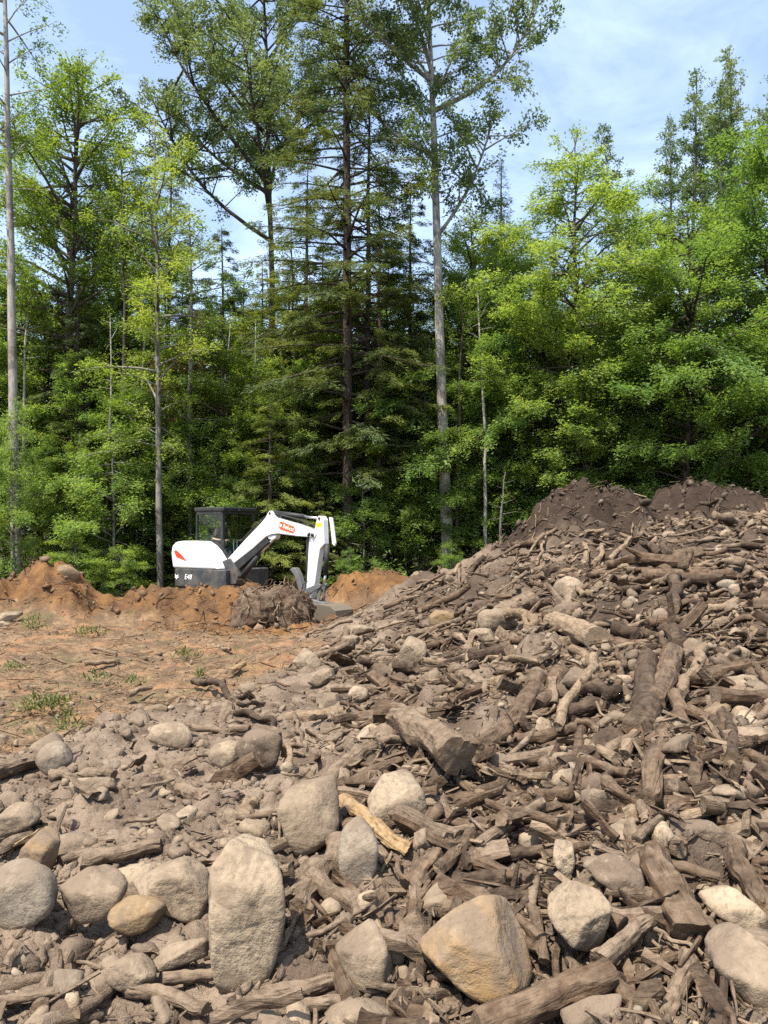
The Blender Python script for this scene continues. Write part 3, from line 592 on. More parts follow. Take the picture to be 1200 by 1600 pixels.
H(Z7((290, 460), (330, 420), (400, 440), (410, 480), (340, 495), (300, 490)), 'grey tan boulder on the left shoulder of the heap', 'stone', (0, -.45, .9), .5)
H(Z7((140, 460), (170, 430), (220, 425), (225, 455), (190, 472), (150, 478)), 'yellowish rounded stone on the left shoulder of the heap', 'stone_rust', (0, -.45, .9), .6)
H(Z7((358, 560), (375, 535), (430, 538), (452, 565), (420, 585), (370, 587)), 'whitish flat stone in the middle of the heap', 'stone_pale', (0, -.45, .9), .5)
H(Z7((260, 510), (280, 482), (330, 485), (348, 510), (310, 527)), 'low brown stone left of the whitish one', 'stone', (0, -.5, .87), .5)
H(Z7((500, 530), (515, 497), (540, 500), (546, 550), (525, 565), (505, 555)), 'grey egg shaped stone beside the split log', 'stone_grey', (0, -.6, .8), .7, 4, 7)
H(Z7((525, 640), (570, 600), (660, 600), (682, 640), (660, 690), (560, 705), (528, 690)), 'flat reddish brown rock under the long pale stick', 'stone_brown', (0, -.5, .87), .45)
H(Z7((1088, 560), (1105, 540), (1135, 545), (1148, 570), (1125, 588), (1100, 580)), 'smooth round tan cobble at the right of the slope', 'stone_pale', (0, -.5, .87), .7, 4, 6)
H(Z7((1038, 345), (1060, 330), (1095, 333), (1098, 355), (1060, 362)), 'olive grey flat cobble high at the right of the slope', 'stone_grey', (0, -.5, .87), .6, 3, 7)
H(Z7((1075, 375), (1085, 348), (1105, 345), (1114, 365), (1095, 387)), 'whitish cobble touching the olive grey one', 'stone_pale', (0, -.5, .87), .7, 3, 7)
H(Z7((835, 455), (850, 425), (885, 420), (897, 450), (880, 482), (845, 480)), 'mossy grey rock near the dark standing stub', 'stone_grey', (0, -.5, .87), .6, 4, 9)
H(Z7((520, 420), (560, 400), (640, 405), (645, 440), (600, 470), (540, 460)), 'dark muddy lump behind the split log', 'stone_brown', (0, -.5, .87), .5, amp=.08)
H(ZR((990, 700), (1100, 700), (1200, 740), (1260, 800), (1240, 850), (1100, 820), (1010, 760)), 'tan ledge of rock at the right edge of the slope', 'stone', (0, -.5, .87), .5)
H([(444, 905), (450, 897), (461, 898), (467, 908), (468, 925), (455, 930), (445, 926)], 'ochre boulder behind the thumb of the excavator', 'stone_rust', (-.1, -.6, .8), .6, 4, 14, 'boulder', cat='boulder', Yfix=19.6)
H([(72, 902), (84, 884), (100, 882), (126, 902), (122, 914), (90, 916)], 'tan dirt caked boulder on top of the left dirt mound', 'stone_orange', (-.1, -.6, .8), .6, 4, 8, 'boulder', cat='boulder', Yfix=15.0)
H([(-8, 962), (4, 955), (28, 955), (36, 962), (20, 970), (-6, 971)], 'flat pale slab at the left edge below the dirt mound', 'stone_pale', (0, -.4, .9), .5)
H([(-10, 972), (14, 970), (18, 976), (-8, 980)], 'thin white slab at the left edge of the dry grass', 'stone_pale', (0, -.4, .9), .5)
H([(640, 900), (655, 892), (668, 898), (666, 912), (645, 914)], 'reddish stone at the far foot of the heap', 'stone_orange', (0, -.6, .8), .5, Yfix=14.2)
H([(140, 905), (150, 898), (160, 908), (157, 922), (144, 920)], 'brown rock at the right foot of the left dirt mound', 'stone_orange', (0, -.6, .8), .5)

# ------------------------------------------------------------------ wood the photo shows piece by piece
L = hero_log
L((745, 1608), (948, 1520), 25, 'thick brown log across the bottom edge, right of centre', 'wood', (.9, .9), bend=.02, taper=.12)
L((946, 1518), (1030, 1606), 14, 'straight log slanting down from the thick bottom log', 'wood', (.8, .8), bend=.02)
L((936, 1502), (1016, 1438), 15, 'tan log end pointing up right, behind the crossed bottom logs', 'wood_mud', (1, 1), bend=.02)
L((1020, 1345), (1087, 1458), 24, 'shaggy barked stump piece slanting on the right slope', 'wood', (.8, .8), bend=.02, taper=-.1, knob=.16, bark=.14, ragged=.16)
L((1025, 1343), (1122, 1372), 10, 'smooth brown branch above the shaggy stump piece', 'wood', (1.6, 1.6), bend=.03)
L((1024, 1286), (1112, 1266), 9, 'pale tan branch resting over the broken brown block', 'wood_pale', (1.2, 1.2), bend=.02, knob=.15)
L((940, 1222), (1026, 1296), 12, 'knobby brown branch above the diamond shaped rock', 'wood', (1, 1), bend=.05, knob=.2)
L((712, 1380), (792, 1374), 15, 'short dark barked log behind the orange stained boulder', 'wood_dark', (.8, .8), bend=.015, taper=.05, bark=.1)
L((738, 1345), (828, 1376), 13, 'brown log lying across the short dark barked one', 'wood', (1.2, .9), bend=.03)
L((643, 1390), (686, 1334), 17, 'chewed brown log stub right of the upright grey stone', 'wood', (.8, 1), bend=.02, knob=.15, bark=.12, ragged=.15)
L((672, 1276), (762, 1290), 14, 'dark rounded log right of the triangular boulder', 'wood', (.7, .7), bend=.05, taper=.35)
L((604, 1322), (636, 1408), 5, 'thin curved stick below the fresh split wood', 'wood', (1.5, 1.5), name='stick', bend=.08, cat='stick')
L((536, 1250), (640, 1330), 14, 'fresh yellow split wood crossing behind the upright grey stone', 'wood_fresh', (1.2, 1.2), bend=.02, split=.9, ragged=.2, bark=.08, name='split_wood', cat='wood')
L((778, 1338), (850, 1326), 10, 'half buried dark log above the narrow upright stone', 'wood_dark', (.7, .7))
L((830, 1418), (850, 1502), 10, 'upright brown log between orange boulder and pale squared rock', 'wood', (1, 1), bend=.03, bark=.1)
L((1146, 1322), (1192, 1425), 17, 'torn brown log standing near the right edge', 'wood', (1.2, 1.0), bend=.03, knob=.15, bark=.12, ragged=.15)
L((1078, 1498), (1034, 1610), 15, 'log going down to the bottom edge left of the huge slab', 'wood_mud', (.9, .9), bend=.02)
L((1112, 1436), (1062, 1514), 12, 'flat brown plank of bark leaning on the huge slab', 'wood', (1.6, 1.6), bend=.01, flat=.4, ragged=.12, name='bark_plank', cat='bark')
L((690, 1302), (768, 1292), 7, 'straight tan stick right of the triangular boulder', 'wood_mud', (1.4, 1.4), name='stick', cat='stick')
L((782, 1250), (866, 1278), 4, 'forked thin stick above the small round pale stone', 'wood_mud', (2, 2), name='stick', forks=2, cat='stick')
L((1014, 1444), (1098, 1492), 4, 'thin twig bridging to the huge flat slab', 'wood_mud', (3, 4), name='stick', forks=1, bend=.05, cat='stick')
L((128, 1346), (252, 1320), 13, 'dusty log above the squared grey boulder', 'wood_mud', (.7, .7))
L((94, 1344), (166, 1320), 9, 'slimmer dusty log left of the one above the squared boulder', 'wood_mud', (.6, .6))
L((-10, 1568), (92, 1550), 13, 'flat grained log at the lower left edge', 'wood_mud', (.7, .7), bend=.02, flat=.7)
L((186, 1530), (322, 1577), 12, 'mud covered log near the bottom left', 'wood_mud', (.5, .5))
L((254, 1530), (348, 1520), 10, 'straight muddy log at the foot of the tall boulder', 'wood_mud', (.6, .6), bend=.015)
L((412, 1558), (526, 1530), 14, 'muddy log right of the tall boulder foot', 'wood_mud', (.7, .7), bend=.02)
L((414, 1578), (548, 1566), 12, 'cracked muddy log just above the bottom edge', 'wood_mud', (.6, .6), bend=.02, bark=.1)
L((434, 1522), (508, 1452), 9, 'slim tan log rising right beside the tall boulder', 'wood_mud', (.8, .9), bend=.02)
L((505, 1460), (547, 1560), 13, 'log leaning down left of the flat tan rock', 'wood', (1, 1), bend=.02, taper=-.1)
L((470, 1424), (530, 1326), 20, 'curved muddy root left of the upright grey stone', 'wood_mud', (.6, .6), bend=.06, taper=-.3, knob=.2, name='root', cat='root')
L((582, 1432), (622, 1488), 9, 'weathered cracked stick below the egg shaped stone', 'wood_pale', (1.2, 1.2), name='stick', bark=.12, cat='stick')
L((592, 1380), (612, 1450), 9, 'brown stub right of the egg shaped stone', 'wood', (1, 1), bark=.12)
L((258, 1213), (324, 1252), 13, 'short thick muddy log in the left mud flat', 'wood_mud', (.5, .6))
L((398, 1262), (442, 1186), 6, 'pale curved stick on the mud left of the long log', 'wood_pale', (1.2, 1.2), name='stick', bend=.13, cat='stick')
L((-12, 1208), (58, 1188), 14, 'thick brown log at the left edge near the pale dusty boulder', 'wood_mud', (.6, .6))
L((80, 1212), (176, 1214), 10, 'muddy log right of the pale dusty boulder', 'wood_mud', (.6, .6), bend=.06)
L((303, 1064), (364, 1096), 6, 'dark crooked stick at the edge of the dry grass', 'wood_dark', (1.5, 1.2), name='stick', bend=.08, cat='stick')
L((362, 1094), (424, 1142), 6, 'dark stick continuing down from the crooked one', 'wood_dark', (1, 1), name='stick', bend=.06, cat='stick')
L((448, 1123), (540, 1112), 10, 'smooth straight tan log in the middle of the near heap', 'wood_pale', (.9, .9), bend=.01, taper=.1)
L((606, 1140), (508, 1226), 15, 'long tan log slanting across the middle of the heap', 'wood_mud', (1, 1), bend=.02)
L((612, 1120), (712, 1182), 21, 'big rotten log casting a dark hollow above the triangular boulder', 'wood_mud', (1.3, 1.6), bend=.03, knob=.14, bark=.10, ragged=.10, taper=-.1)
L((133, 1038), (186, 1032), 4, 'thin pale stick lying on the dry grass', 'wood_pale', (1, 1), name='stick', cat='stick')
L((142, 1014), (182, 1022), 3, 'short pale stick above the longer one on the dry grass', 'wood_pale', (1, 1), name='stick', cat='stick')
L((332, 1008), (360, 1015), 3, 'pale chip of wood near the dug bank', 'wood_pale', (1, 1), name='stick', cat='stick')
L((358, 1050), (382, 1038), 5, 'pale sawn stub on the dry grass by the heap', 'wood_fresh', (1, 1), name='stub', bend=.01, cat='wood')
L((198, 1084), (236, 1074), 5, 'grey stick low on the dry grass', 'wood_pale', (1, 1), name='stick', cat='stick')
L((866, 972), (934, 1000), 17, 'split pale log with its cut face up, middle of the heap', 'wood_pale', (1, 1), bend=.01, split=.5, taper=.0, name='split_log', ragged=.06)
L((800, 952), (832, 985), 8, 'pale forked wood piece left of the split log', 'wood_pale', (1.2, 1.2), forks=2, bend=.08, ragged=.15, name='split_wood', cat='wood')
L((928, 1022), (872, 1132), 8, 'long pale peeled stick slanting over the reddish brown rock', 'wood_pale', (2, 2), name='stick', bend=.03, cat='stick')
L((842, 1060), (738, 1174), 17, 'thick dark log slanting down left in the middle of the heap', 'wood', (.9, .9), bend=.04)
L((1012, 1030), (998, 1132), 17, 'thick dark standing trunk piece on the right slope', 'wood_dark', (1, 1), bend=.03, taper=-.2)
L((1052, 1020), (1022, 1100), 17, 'broad tan trunk beside the dark standing one', 'wood', (1, 1), bend=.02)
L((1150, 936), (1062, 968), 6, 'pale curved branch high on the right slope', 'wood_pale', (1.6, 1.6), name='stick', bend=.06, cat='stick')
L((1056, 1085), (1080, 1212), 11, 'long upright brown branch on the right slope', 'wood', (2.2, 1.6), bend=.03)
L((1042, 1140), (1008, 1252), 17, 'thick brown log leaning right of centre on the slope', 'wood', (1, .8), bend=.03)
L((1100, 1012), (1062, 1086), 9, 'olive branch leaning by the broad tan trunk', 'wood_pale', (1.6, 1.6), bend=.03)
L((1158, 1082), (1098, 1132), 14, 'greenish smooth log at the right of the slope', 'wood_pale', (1, 1), bend=.015)
L((902, 1128), (1002, 1166), 7, 'slim branch crossing below the long pale stick', 'wood', (1.4, 1.4), name='stick', bend=.04, cat='stick')
L((806, 1154), (902, 1140), 10, 'brown log left of the slim crossing branch', 'wood', (.8, .8))
L((880, 1118), (945, 1100), 13, 'dark log under the foot of the long pale stick', 'wood_dark', (.6, .6))
L((975, 1180), (1010, 1130), 9, 'short forked stub in the right slope hollow', 'wood_pale', (1.2, 1.2), forks=1)
L((1096, 784), (1202, 828), 3.2, 'long thin branch over the low wide dark mound', 'wood_dark', (1, 2.5), name='stick', bend=.05, cat='stick')
L((838, 884), (856, 832), 2.5, 'thin twig on the left flank of the peaked mound', 'wood_pale', (1, 2), name='stick', cat='stick')
L((916, 886), (912, 850), 5, 'pale upright stub below the peaked mound', 'wood_pale', (1, 1), name='stub', cat='wood')
L((928, 884), (944, 852), 4.5, 'pale leaning stub beside the upright one', 'wood_pale', (1, 1), name='stub', cat='wood')
L((950, 874), (986, 838), 4, 'straight pale stick right of the two stubs', 'wood_pale', (1, 1.3), name='stick', cat='stick')
L((1032, 866), (986, 846), 6, 'dark log on top of the heap between the mounds', 'wood_dark', (1, 1))
L((1046, 868), (1036, 846), 7, 'dark stub end on top of the heap', 'wood_dark', (1, 1), name='stub', cat='wood')
L((1056, 905), (1050, 950), 10, 'dark stub standing in the middle of the right slope', 'wood_dark', (1.2, 1), name='stub', cat='wood')
L((764, 1030), (846, 1036), 9, 'grained log slab left of the long pale stick top', 'wood_pale', (1, 1), flat=.6)
L((640, 1075), (690, 1130), 9, 'tan branch dropping left of the big rotten log', 'wood_mud', (1, 1), bend=.06)
L((710, 1050), (765, 1075), 14, 'hollow tan log end in the upper middle of the heap', 'wood_mud', (1, 1))
L((770, 1060), (752, 1105), 5, 'pale bent stick by the hollow log end', 'wood_pale', (1.5, 1.5), name='stick', cat='stick', bend=.08)
L((20, 1322), (70, 1292), 7, 'pale flat splinter lying on the left slab', 'wood_fresh', (2.2, 2.2), name='splinter', flat=.25, cat='wood', bend=.02, taper=.6)
L((702, 1160), (690, 1250), 5, 'slim stick hanging by the dark hollow', 'wood_mud', (1.5, 1), name='stick', cat='stick')
L((1180, 1040), (1120, 1016), 8, 'dark slim log at the right edge of the slope', 'wood_dark', (1, 1))
L((905, 1185), (985, 1210), 10, 'dull brown log in the shaded right slope', 'wood', (1, 1))
L((960, 1085), (985, 1010), 6, 'dark stick leaning beside the standing trunk piece', 'wood', (1.6, 1.6), name='stick', cat='stick')
# ------------------------------------------------------------------ the rest of the heap
HA = np.array(HERO); HP = np.array(HEROPX)
def clear_of_heroes(x, y, r):
    ok = np.ones(len(x), bool)
    for i in range(0, len(x), 4000):
        s = slice(i, i + 4000)
        d = np.hypot(x[s, None] - HA[None, :, 0], y[s, None] - HA[None, :, 1])
        ok[s] = (d > HA[None, :, 2] * .9 + r[s, None] * .35).all(1)
        uu = 600 + FPX * x[s] / y[s]; vv = HORIZON + FPX * (EYE - zq(x[s], y[s])) / y[s]; rp = FPX * r[s] / y[s]      # nothing big lies in front of a piece the photo shows whole
        ok[s] &= ((((uu[:, None] - HP[None, :, 0]) / (HP[None, :, 2] + rp[:, None] * .5)) ** 2 + ((vv[:, None] - HP[None, :, 1]) / (HP[None, :, 3] + rp[:, None] * .5)) ** 2 > .9) | (y[s, None] > HP[None, :, 4] + .05)).all(1)
    return ok
def sample(n, ymin, ymax, seed, srange=.72, keep=None):
    """points over the clearing, thinning with distance as they do in the photo"""
    r = np.random.default_rng(seed); y = np.exp(r.uniform(math.log(ymin), math.log(ymax), n)); x = r.uniform(-srange, srange, n) * y
    if srange > .7:                                       # the heap runs on past the right edge of the picture
        xe = r.uniform(srange, 1.25, n // 6); ye = np.exp(r.uniform(math.log(ymin), math.log(ymax), n // 6)); x = np.append(x, xe * ye); y = np.append(y, ye); n = len(x)
    st, og, dk = zones(x, y); m = keep(x, y, st, og, dk, r.uniform(size=n)) if keep else np.ones(n, bool)
    return x[m], y[m]
heapw = lambda x, y, st, og, dk, q: (st < .5) & (og < .35) & (dk < .8) & (y < 14) & (q < .05 + .95 * smooth01((x / y + .20) / .38))
heapz = lambda x, y, st, og, dk, q: (st < .5) & (og < .35) & (dk < .5) & (y < 13.5) & (q < .16 + .62 * smooth01((x / y + .10) / .5))
STONES = {m: [stone_mesh('stone', 100 + i * 7 + j * 31, 3, (14, 20, 26)[i % 3], [(1, .8, .62), (1, .7, .5), (.9, .85, .75), (1, .62, .45)][i % 4], M[m], .07) for i in range(5)] for j, m in enumerate(['stone', 'stone_pale', 'stone_brown', 'stone_grey'])}
WOODS = {m: [log_mesh('wood', 300 + i * 11 + j * 17, 1.0, .062 + .012 * (i % 4), 12, 10, .015 + .012 * (i % 3), .25, .16, .6 if i == 3 else 0, .08, .07, m, 1 if i in (2, 5) else 0) for i in range(6)] for j, m in enumerate(['wood', 'wood_dark', 'wood_mud', 'wood_pale'])}
def where(x, y):
    if x < -.45 * y * .5 - .2 or x < -.5: return 0
    return 1 if y < 5.2 else 2
PL_S = ['small dusty stone lying loose on the left mud flat', 'loose cobble among the wood in the near heap', 'loose cobble on the upper slope of the heap']
PL_W = ['short muddy stick lying on the left mud flat', 'short broken stick among the near heap stones', 'broken stick on the upper slope of the heap']
rs = np.random.default_rng(11)
x, y = sample(3800, 2.35, 12.5, 21, .56, heapz); size = np.clip(np.exp(rs.normal(math.log(.060), .38, len(x))), .03, .15)
ok = clear_of_heroes(x, y, size); x, y, size = x[ok], y[ok], size[ok]
o_ = np.argsort(-size / y)[:232]
for i in o_:
    m = rs.choice(['stone', 'stone_pale', 'stone_brown', 'stone_grey'], p=[.48, .18, .26, .08]); z = float(height(x[i:i+1], y[i:i+1])[0]); w = where(x[i], y[i])
    o = link('rock', STONES[m][rs.integers(5)], loc=(x[i], y[i], z + size[i] * .16), rot=(rs.normal() * .35, rs.normal() * .35, rs.uniform(0, 6.28)), scale=(size[i],) * 3)
    tag(o, unique_label(('big ' if size[i] > .085 else 'small ' if size[i] < .06 else '') + {'stone': 'tan', 'stone_pale': 'pale', 'stone_brown': 'dark brown', 'stone_grey': 'grey'}[m] + ' cobble', x[i], y[i]) or PL_S[w], 'rock', ['loose stones on the mud flat', 'loose cobbles in the near heap', 'loose cobbles on the upper slope'][w])
small_s = np.ones(len(x), bool); small_s[o_] = False
xs1, ys1, ss1 = x[small_s], y[small_s], size[small_s]
x, y = sample(4600, 2.35, 12.5, 22, .56, heapw); ln = np.clip(np.exp(rs.normal(math.log(.36), .5, len(x))), .14, 1.1)
ln = np.minimum(ln, .11 * y); ok = clear_of_heroes(x, y, ln * .3); x, y, ln = x[ok], y[ok], ln[ok]
o_ = np.argsort(-ln / y)[:222]
def lie(x, y, r, yaw=None, wild=.16):
    yaw = r.uniform(0, 6.28) if yaw is None else yaw; gx, gy = slope(x, y); pz = gx * math.cos(yaw) + gy * math.sin(yaw) + r.normal() * wild
    return frame_x((math.cos(yaw), math.sin(yaw), pz)) @ Matrix.Rotation(r.uniform(0, 6.28), 3, 'X')
for i in o_:
    m = rs.choice(['wood', 'wood_dark', 'wood_mud', 'wood_pale'], p=[.40, .26, .20, .14] if x[i] / y[i] > -.03 else [.1, .05, .78, .07]); w = where(x[i], y[i]); R = lie(x[i], y[i], rs); k = rs.integers(6); th = rs.uniform(.5, 1.6)
    d = np.array(R.col[0]) * ln[i] * .5; z = float(height(x[i:i+1], y[i:i+1])[0])
    o = link('stick', WOODS[m][k], loc=(x[i] - d[0], y[i] - d[1], z + .035 - d[2]), rot=R.to_euler(), scale=(ln[i], ln[i] * th, ln[i] * th))
    tag(o, unique_label(('long ' if ln[i] > .45 else 'short ' if ln[i] < .3 else '') + {'wood': 'brown', 'wood_dark': 'blackish', 'wood_mud': 'muddy', 'wood_pale': 'pale'}[m] + ' stick', x[i], y[i]) or PL_W[w], 'stick', ['loose sticks on the mud flat', 'broken sticks in the near heap', 'broken sticks on the upper slope'][w])
small_w = np.ones(len(x), bool); small_w[o_] = False
xw1, yw1, lw1 = x[small_w], y[small_w], ln[small_w]

def rot_batch(r, n, tilt=9.0):
    a, b, c = r.uniform(0, 2*np.pi, n), r.normal(size=n) * tilt, r.normal(size=n) * tilt
    ca, sa, cb, sb, cc, sc = np.cos(a), np.sin(a), np.cos(b), np.sin(b), np.cos(c), np.sin(c)
    Rz = np.zeros((n, 3, 3)); Rz[:, 0, 0] = ca; Rz[:, 0, 1] = -sa; Rz[:, 1, 0] = sa; Rz[:, 1, 1] = ca; Rz[:, 2, 2] = 1
    Ry = np.zeros((n, 3, 3)); Ry[:, 0, 0] = cb; Ry[:, 0, 2] = sb; Ry[:, 2, 0] = -sb; Ry[:, 2, 2] = cb; Ry[:, 1, 1] = 1
    Rx = np.zeros((n, 3, 3)); Rx[:, 1, 1] = cc; Rx[:, 1, 2] = -sc; Rx[:, 2, 1] = sc; Rx[:, 2, 2] = cc; Rx[:, 0, 0] = 1
    return Rz @ Ry @ Rx
def scatter_stones(name, x, y, size, k, mats, probs, seed, lift=.25, amp=.1, tilt=.4):
    r = np.random.default_rng(seed); D, Fc = ico(k); nv = len(D); protos = []
    for i in range(8):
        N = r.normal(size=(11, 3)); N /= np.linalg.norm(N, axis=1, keepdims=True); d = r.uniform(.5, 1.0, 11); N = np.vstack([N, np.eye(3), -np.eye(3)]); d = np.append(d, np.ones(6))
        V = D * radial(D, N, d, r.choice([9, 16, 26]))[:, None]; protos.append(rough_up(V, D, 1, seed + i, amp) * np.array([1, r.uniform(.6, .95), r.uniform(.42, .8)]))
    n = len(x); R = rot_batch(r, n, tilt); ch = r.integers(0, 8, n); P = np.array(protos)[ch]
    z = height(x, y) + size * lift
    V = np.einsum('nij,nvj->nvi', R, P) * size[:, None, None] + np.stack([x, y, z], -1)[:, None]
    Fa = (Fc[None] + (np.arange(n) * nv)[:, None, None]).reshape(-1, 3); mi = np.repeat(r.choice(len(mats), n, p=probs), len(Fc))
    return tag(link(name, fast_mesh(name, V.reshape(-1, 3), Fa, mats, True, mi)), kind='stuff')
def scatter_sticks(name, x, y, ln, rad, mats, probs, seed, sides=5, rings=4, lift=.03, wild=.2, flat=1.0):
    r = np.random.default_rng(seed); n = len(x); yaw = r.uniform(0, 2*np.pi, n); gx, gy = slope(x, y)
    d = np.stack([np.cos(yaw), np.sin(yaw), gx * np.cos(yaw) + gy * np.sin(yaw) + r.normal(size=n) * wild], -1); d /= np.linalg.norm(d, axis=1, keepdims=True)
    s = np.cross(d, [0, 0, 1.0]); s /= np.linalg.norm(s, axis=1, keepdims=True); w = np.cross(s, d)
    rl = r.uniform(0, 6.28, n); s, w = s * np.cos(rl)[:, None] + w * np.sin(rl)[:, None], w * np.cos(rl)[:, None] - s * np.sin(rl)[:, None]
    t = np.linspace(-.5, .5, rings); capr = np.ones(rings + 2); capr[[0, -1]] = .06; t = np.concatenate([[-.485], t, [.485]]); rings += 2; a = np.linspace(0, 2*np.pi, sides, endpoint=False)
    z = height(x, y) + rad * .5 + lift * r.uniform(-.3, 1, n)
    C = np.stack([x, y, z], -1); B1 = r.normal(size=(n, rings)) * .022; B2 = r.normal(size=(n, rings)) * .022
    for B in (B1, B2): B[:, 0] = B[:, 1]; B[:, -1] = B[:, -2]
    bend = B1[:, :, None] * ln[:, None, None]; b2 = B2[:, :, None] * ln[:, None, None]
    ax = C[:, None] + d[:, None] * (t[None, :, None] * ln[:, None, None]) + s[:, None] * bend + w[:, None] * b2
    rr = rad[:, None, None] * r.uniform(.65, 1.1, (n, rings, 1)) * (1 - .35 * np.linspace(0, 1, rings))[None, :, None] * capr[None, :, None]; jag = 1 + .22 * r.normal(size=(n, rings, sides))
    V = ax[:, :, None] + (rr * jag)[..., None] * (np.cos(a)[None, None, :, None] * s[:, None, None] + flat * np.sin(a)[None, None, :, None] * w[:, None, None])
    V = V.reshape(n, rings * sides, 3); i = np.arange(rings * sides).reshape(rings, sides); j = np.roll(i, -1, 1)
    Fq = np.stack([i[:-1], j[:-1], j[1:], i[1:]], -1).reshape(-1, 4)
    Fa = (Fq[None] + (np.arange(n) * (rings * sides))[:, None, None]).reshape(-1, 4); pk = r.choice(len(mats), n, p=probs)
    if mats is WM: pk = np.where((x / y < -.02 + r.normal(size=n) * .08) & (r.uniform(size=n) < .85), 2, pk)      # caked in mud on the flat
    mi = np.repeat(pk, len(Fq))
    return tag(link(name, fast_mesh(name, V.reshape(-1, 3), Fa, mats, sides > 5 and flat > .5, mi)), kind='stuff')
SM = [M['stone'], M['stone_pale'], M['stone_brown'], M['stone_grey']]; WM = [M['wood'], M['wood_dark'], M['wood_mud'], M['wood_pale']]
scatter_stones('loose_stones', xs1, ys1, ss1, 2, SM, [.5, .15, .27, .08], 31, .12)
scatter_sticks('loose_sticks', xw1, yw1, lw1, lw1 * np.exp(rs.normal(math.log(.045), .45, len(xw1))), WM, [.36, .18, .3, .16], 32, 7, 6)
# cobbles, gravel, clods, wood chips
x, y = sample(4400, 2.2, 12.8, 41, .72, heapz); s = np.clip(np.exp(rs.normal(math.log(.027), .4, len(x))), .012, .07); ok = clear_of_heroes(x, y, s); scatter_stones('gravel', x[ok], y[ok], s[ok], 2, SM, [.5, .16, .26, .08], 42, .2)
x, y = sample(6500, 2.1, 12.5, 43, .72, lambda x, y, st, og, dk, q: (st < .6) & (dk < .6)); s = np.clip(np.exp(rs.normal(math.log(.017), .45, len(x))), .007, .05); scatter_stones('mud_crumbs', x, y, s, 1, [M['mud'], M['stone']], [.8, .2], 44, .2, .22, 1.0)
x, y = sample(5200, 2.2, 11, 61, .72, lambda x, y, st, og, dk, q: (st < .5) & (og < .4) & (dk < .5) & (q < .3 + .7 * (x < 0))); s = np.clip(np.exp(rs.normal(math.log(.042), .5, len(x))), .015, .16); ok = clear_of_heroes(x, y, s); scatter_stones('mud_clods', x[ok], y[ok], s[ok], 2, [M['mud']], [1], 62, -.28, .22, .6)
x, y = sample(8500, 2.2, 13.5, 45, .72, heapw); ln = np.clip(np.exp(rs.normal(math.log(.15), .45, len(x))), .05, .5); ok = clear_of_heroes(x, y, ln * .2); x, y, ln = x[ok], y[ok], ln[ok]
scatter_sticks('broken_twigs', x, y, ln, ln * np.exp(rs.normal(math.log(.04), .5, len(ln))), WM, [.38, .17, .3, .15], 46, 5, 4, .05, .3)
x, y = sample(8500, 2.1, 15, 47, .72, lambda x, y, st, og, dk, q: (st < .6) & (q < .3 + .7 * smooth01((x / y + .2) / .4))); ln = np.clip(np.exp(rs.normal(math.log(.065), .4, len(x))), .02, .2)
scatter_sticks('wood_chips', x, y, ln, ln * rs.uniform(.04, .13, len(ln)), WM, [.3, .2, .25, .25], 48, 4, 3, .02, .3, .5)
x, y = sample(4400, 2.3, 13, 63, .72, heapw); ln = np.clip(np.exp(rs.normal(math.log(.17), .4, len(x))), .07, .45); ok = clear_of_heroes(x, y, ln * .25); x, y, ln = x[ok], y[ok], ln[ok]
scatter_sticks('bark_slabs', x, y, ln, ln * rs.uniform(.10, .24, len(ln)), WM, [.42, .25, .23, .10], 64, 7, 5, .05, .35, .38)
# dry straw and slash on the clearing
M['straw'] = mat_wood('straw_dry', (0.46, 0.33, 0.19), (0.34, 0.20, 0.11), 0.2, .4, .5)
x, y = sample(12000, 4.6, 17, 49, .75, lambda x, y, st, og, dk, q: (st > .35) & (og < .6) & (q < .85)); ln = np.clip(np.exp(rs.normal(math.log(.11), .5, len(x))), .03, .32)
scatter_sticks('dry_straw', x, y, ln, np.clip(ln * .035, .004, .011), [M['straw'], M['wood_pale'], M['wood'], M['wood_dark']], [.66, .20, .11, .03], 50, 4, 2, .03, .3, .5)
x, y = sample(3000, 4.6, 17, 65, .75, lambda x, y, st, og, dk, q: (st > .35) & (og < .6)); s = np.clip(np.exp(rs.normal(math.log(.022), .5, len(x))), .008, .09); scatter_stones('clearing_clods', x, y, s, 1, [M['stone_brown'], M['stone'], M['wood_mud']], [.5, .2, .3], 66, .1, .2, 1.0)
# roots and twigs on the dug dirt and the soil mounds
x, y = sample(5200, 10.5, 20, 51, .62, lambda x, y, st, og, dk, q: (og > .4) | (dk > .45)); ln = np.clip(np.exp(rs.normal(math.log(.2), .5, len(x))), .05, .8)
scatter_sticks('dirt_rootlets', x, y, ln, np.clip(ln * .03, .004, .016), [M['wood'], M['wood_dark'], M['wood_pale']], [.5, .35, .15], 52, 5, 4, .04, .35)
M['clod_orange'] = mat_stone('clod_orange', (0.30, 0.155, 0.065), (0.18, 0.095, 0.042), .0); M['clod_dark'] = mat_stone('clod_dark', (0.075, 0.052, 0.039), (0.042, 0.03, 0.023), .0)
x, y = sample(4200, 10.5, 20, 53, .62, lambda x, y, st, og, dk, q: (og > .35)); s = np.clip(np.exp(rs.normal(math.log(.045), .55, len(x))), .015, .2); scatter_stones('orange_clods', x, y, s, 1, [M['clod_orange'], M['stone_orange'], M['stone_brown']], [.75, .12, .13], 54, .1, .2, 1.0)
x, y = sample(5200, 10.5, 18, 55, .62, lambda x, y, st, og, dk, q: (dk > .4)); s = np.clip(np.exp(rs.normal(math.log(.04), .5, len(x))), .015, .14); scatter_stones('dark_clods', x, y, s, 1, [M['clod_dark'], M['stone_brown']], [.9, .1], 56, .1, .2, 1.0)
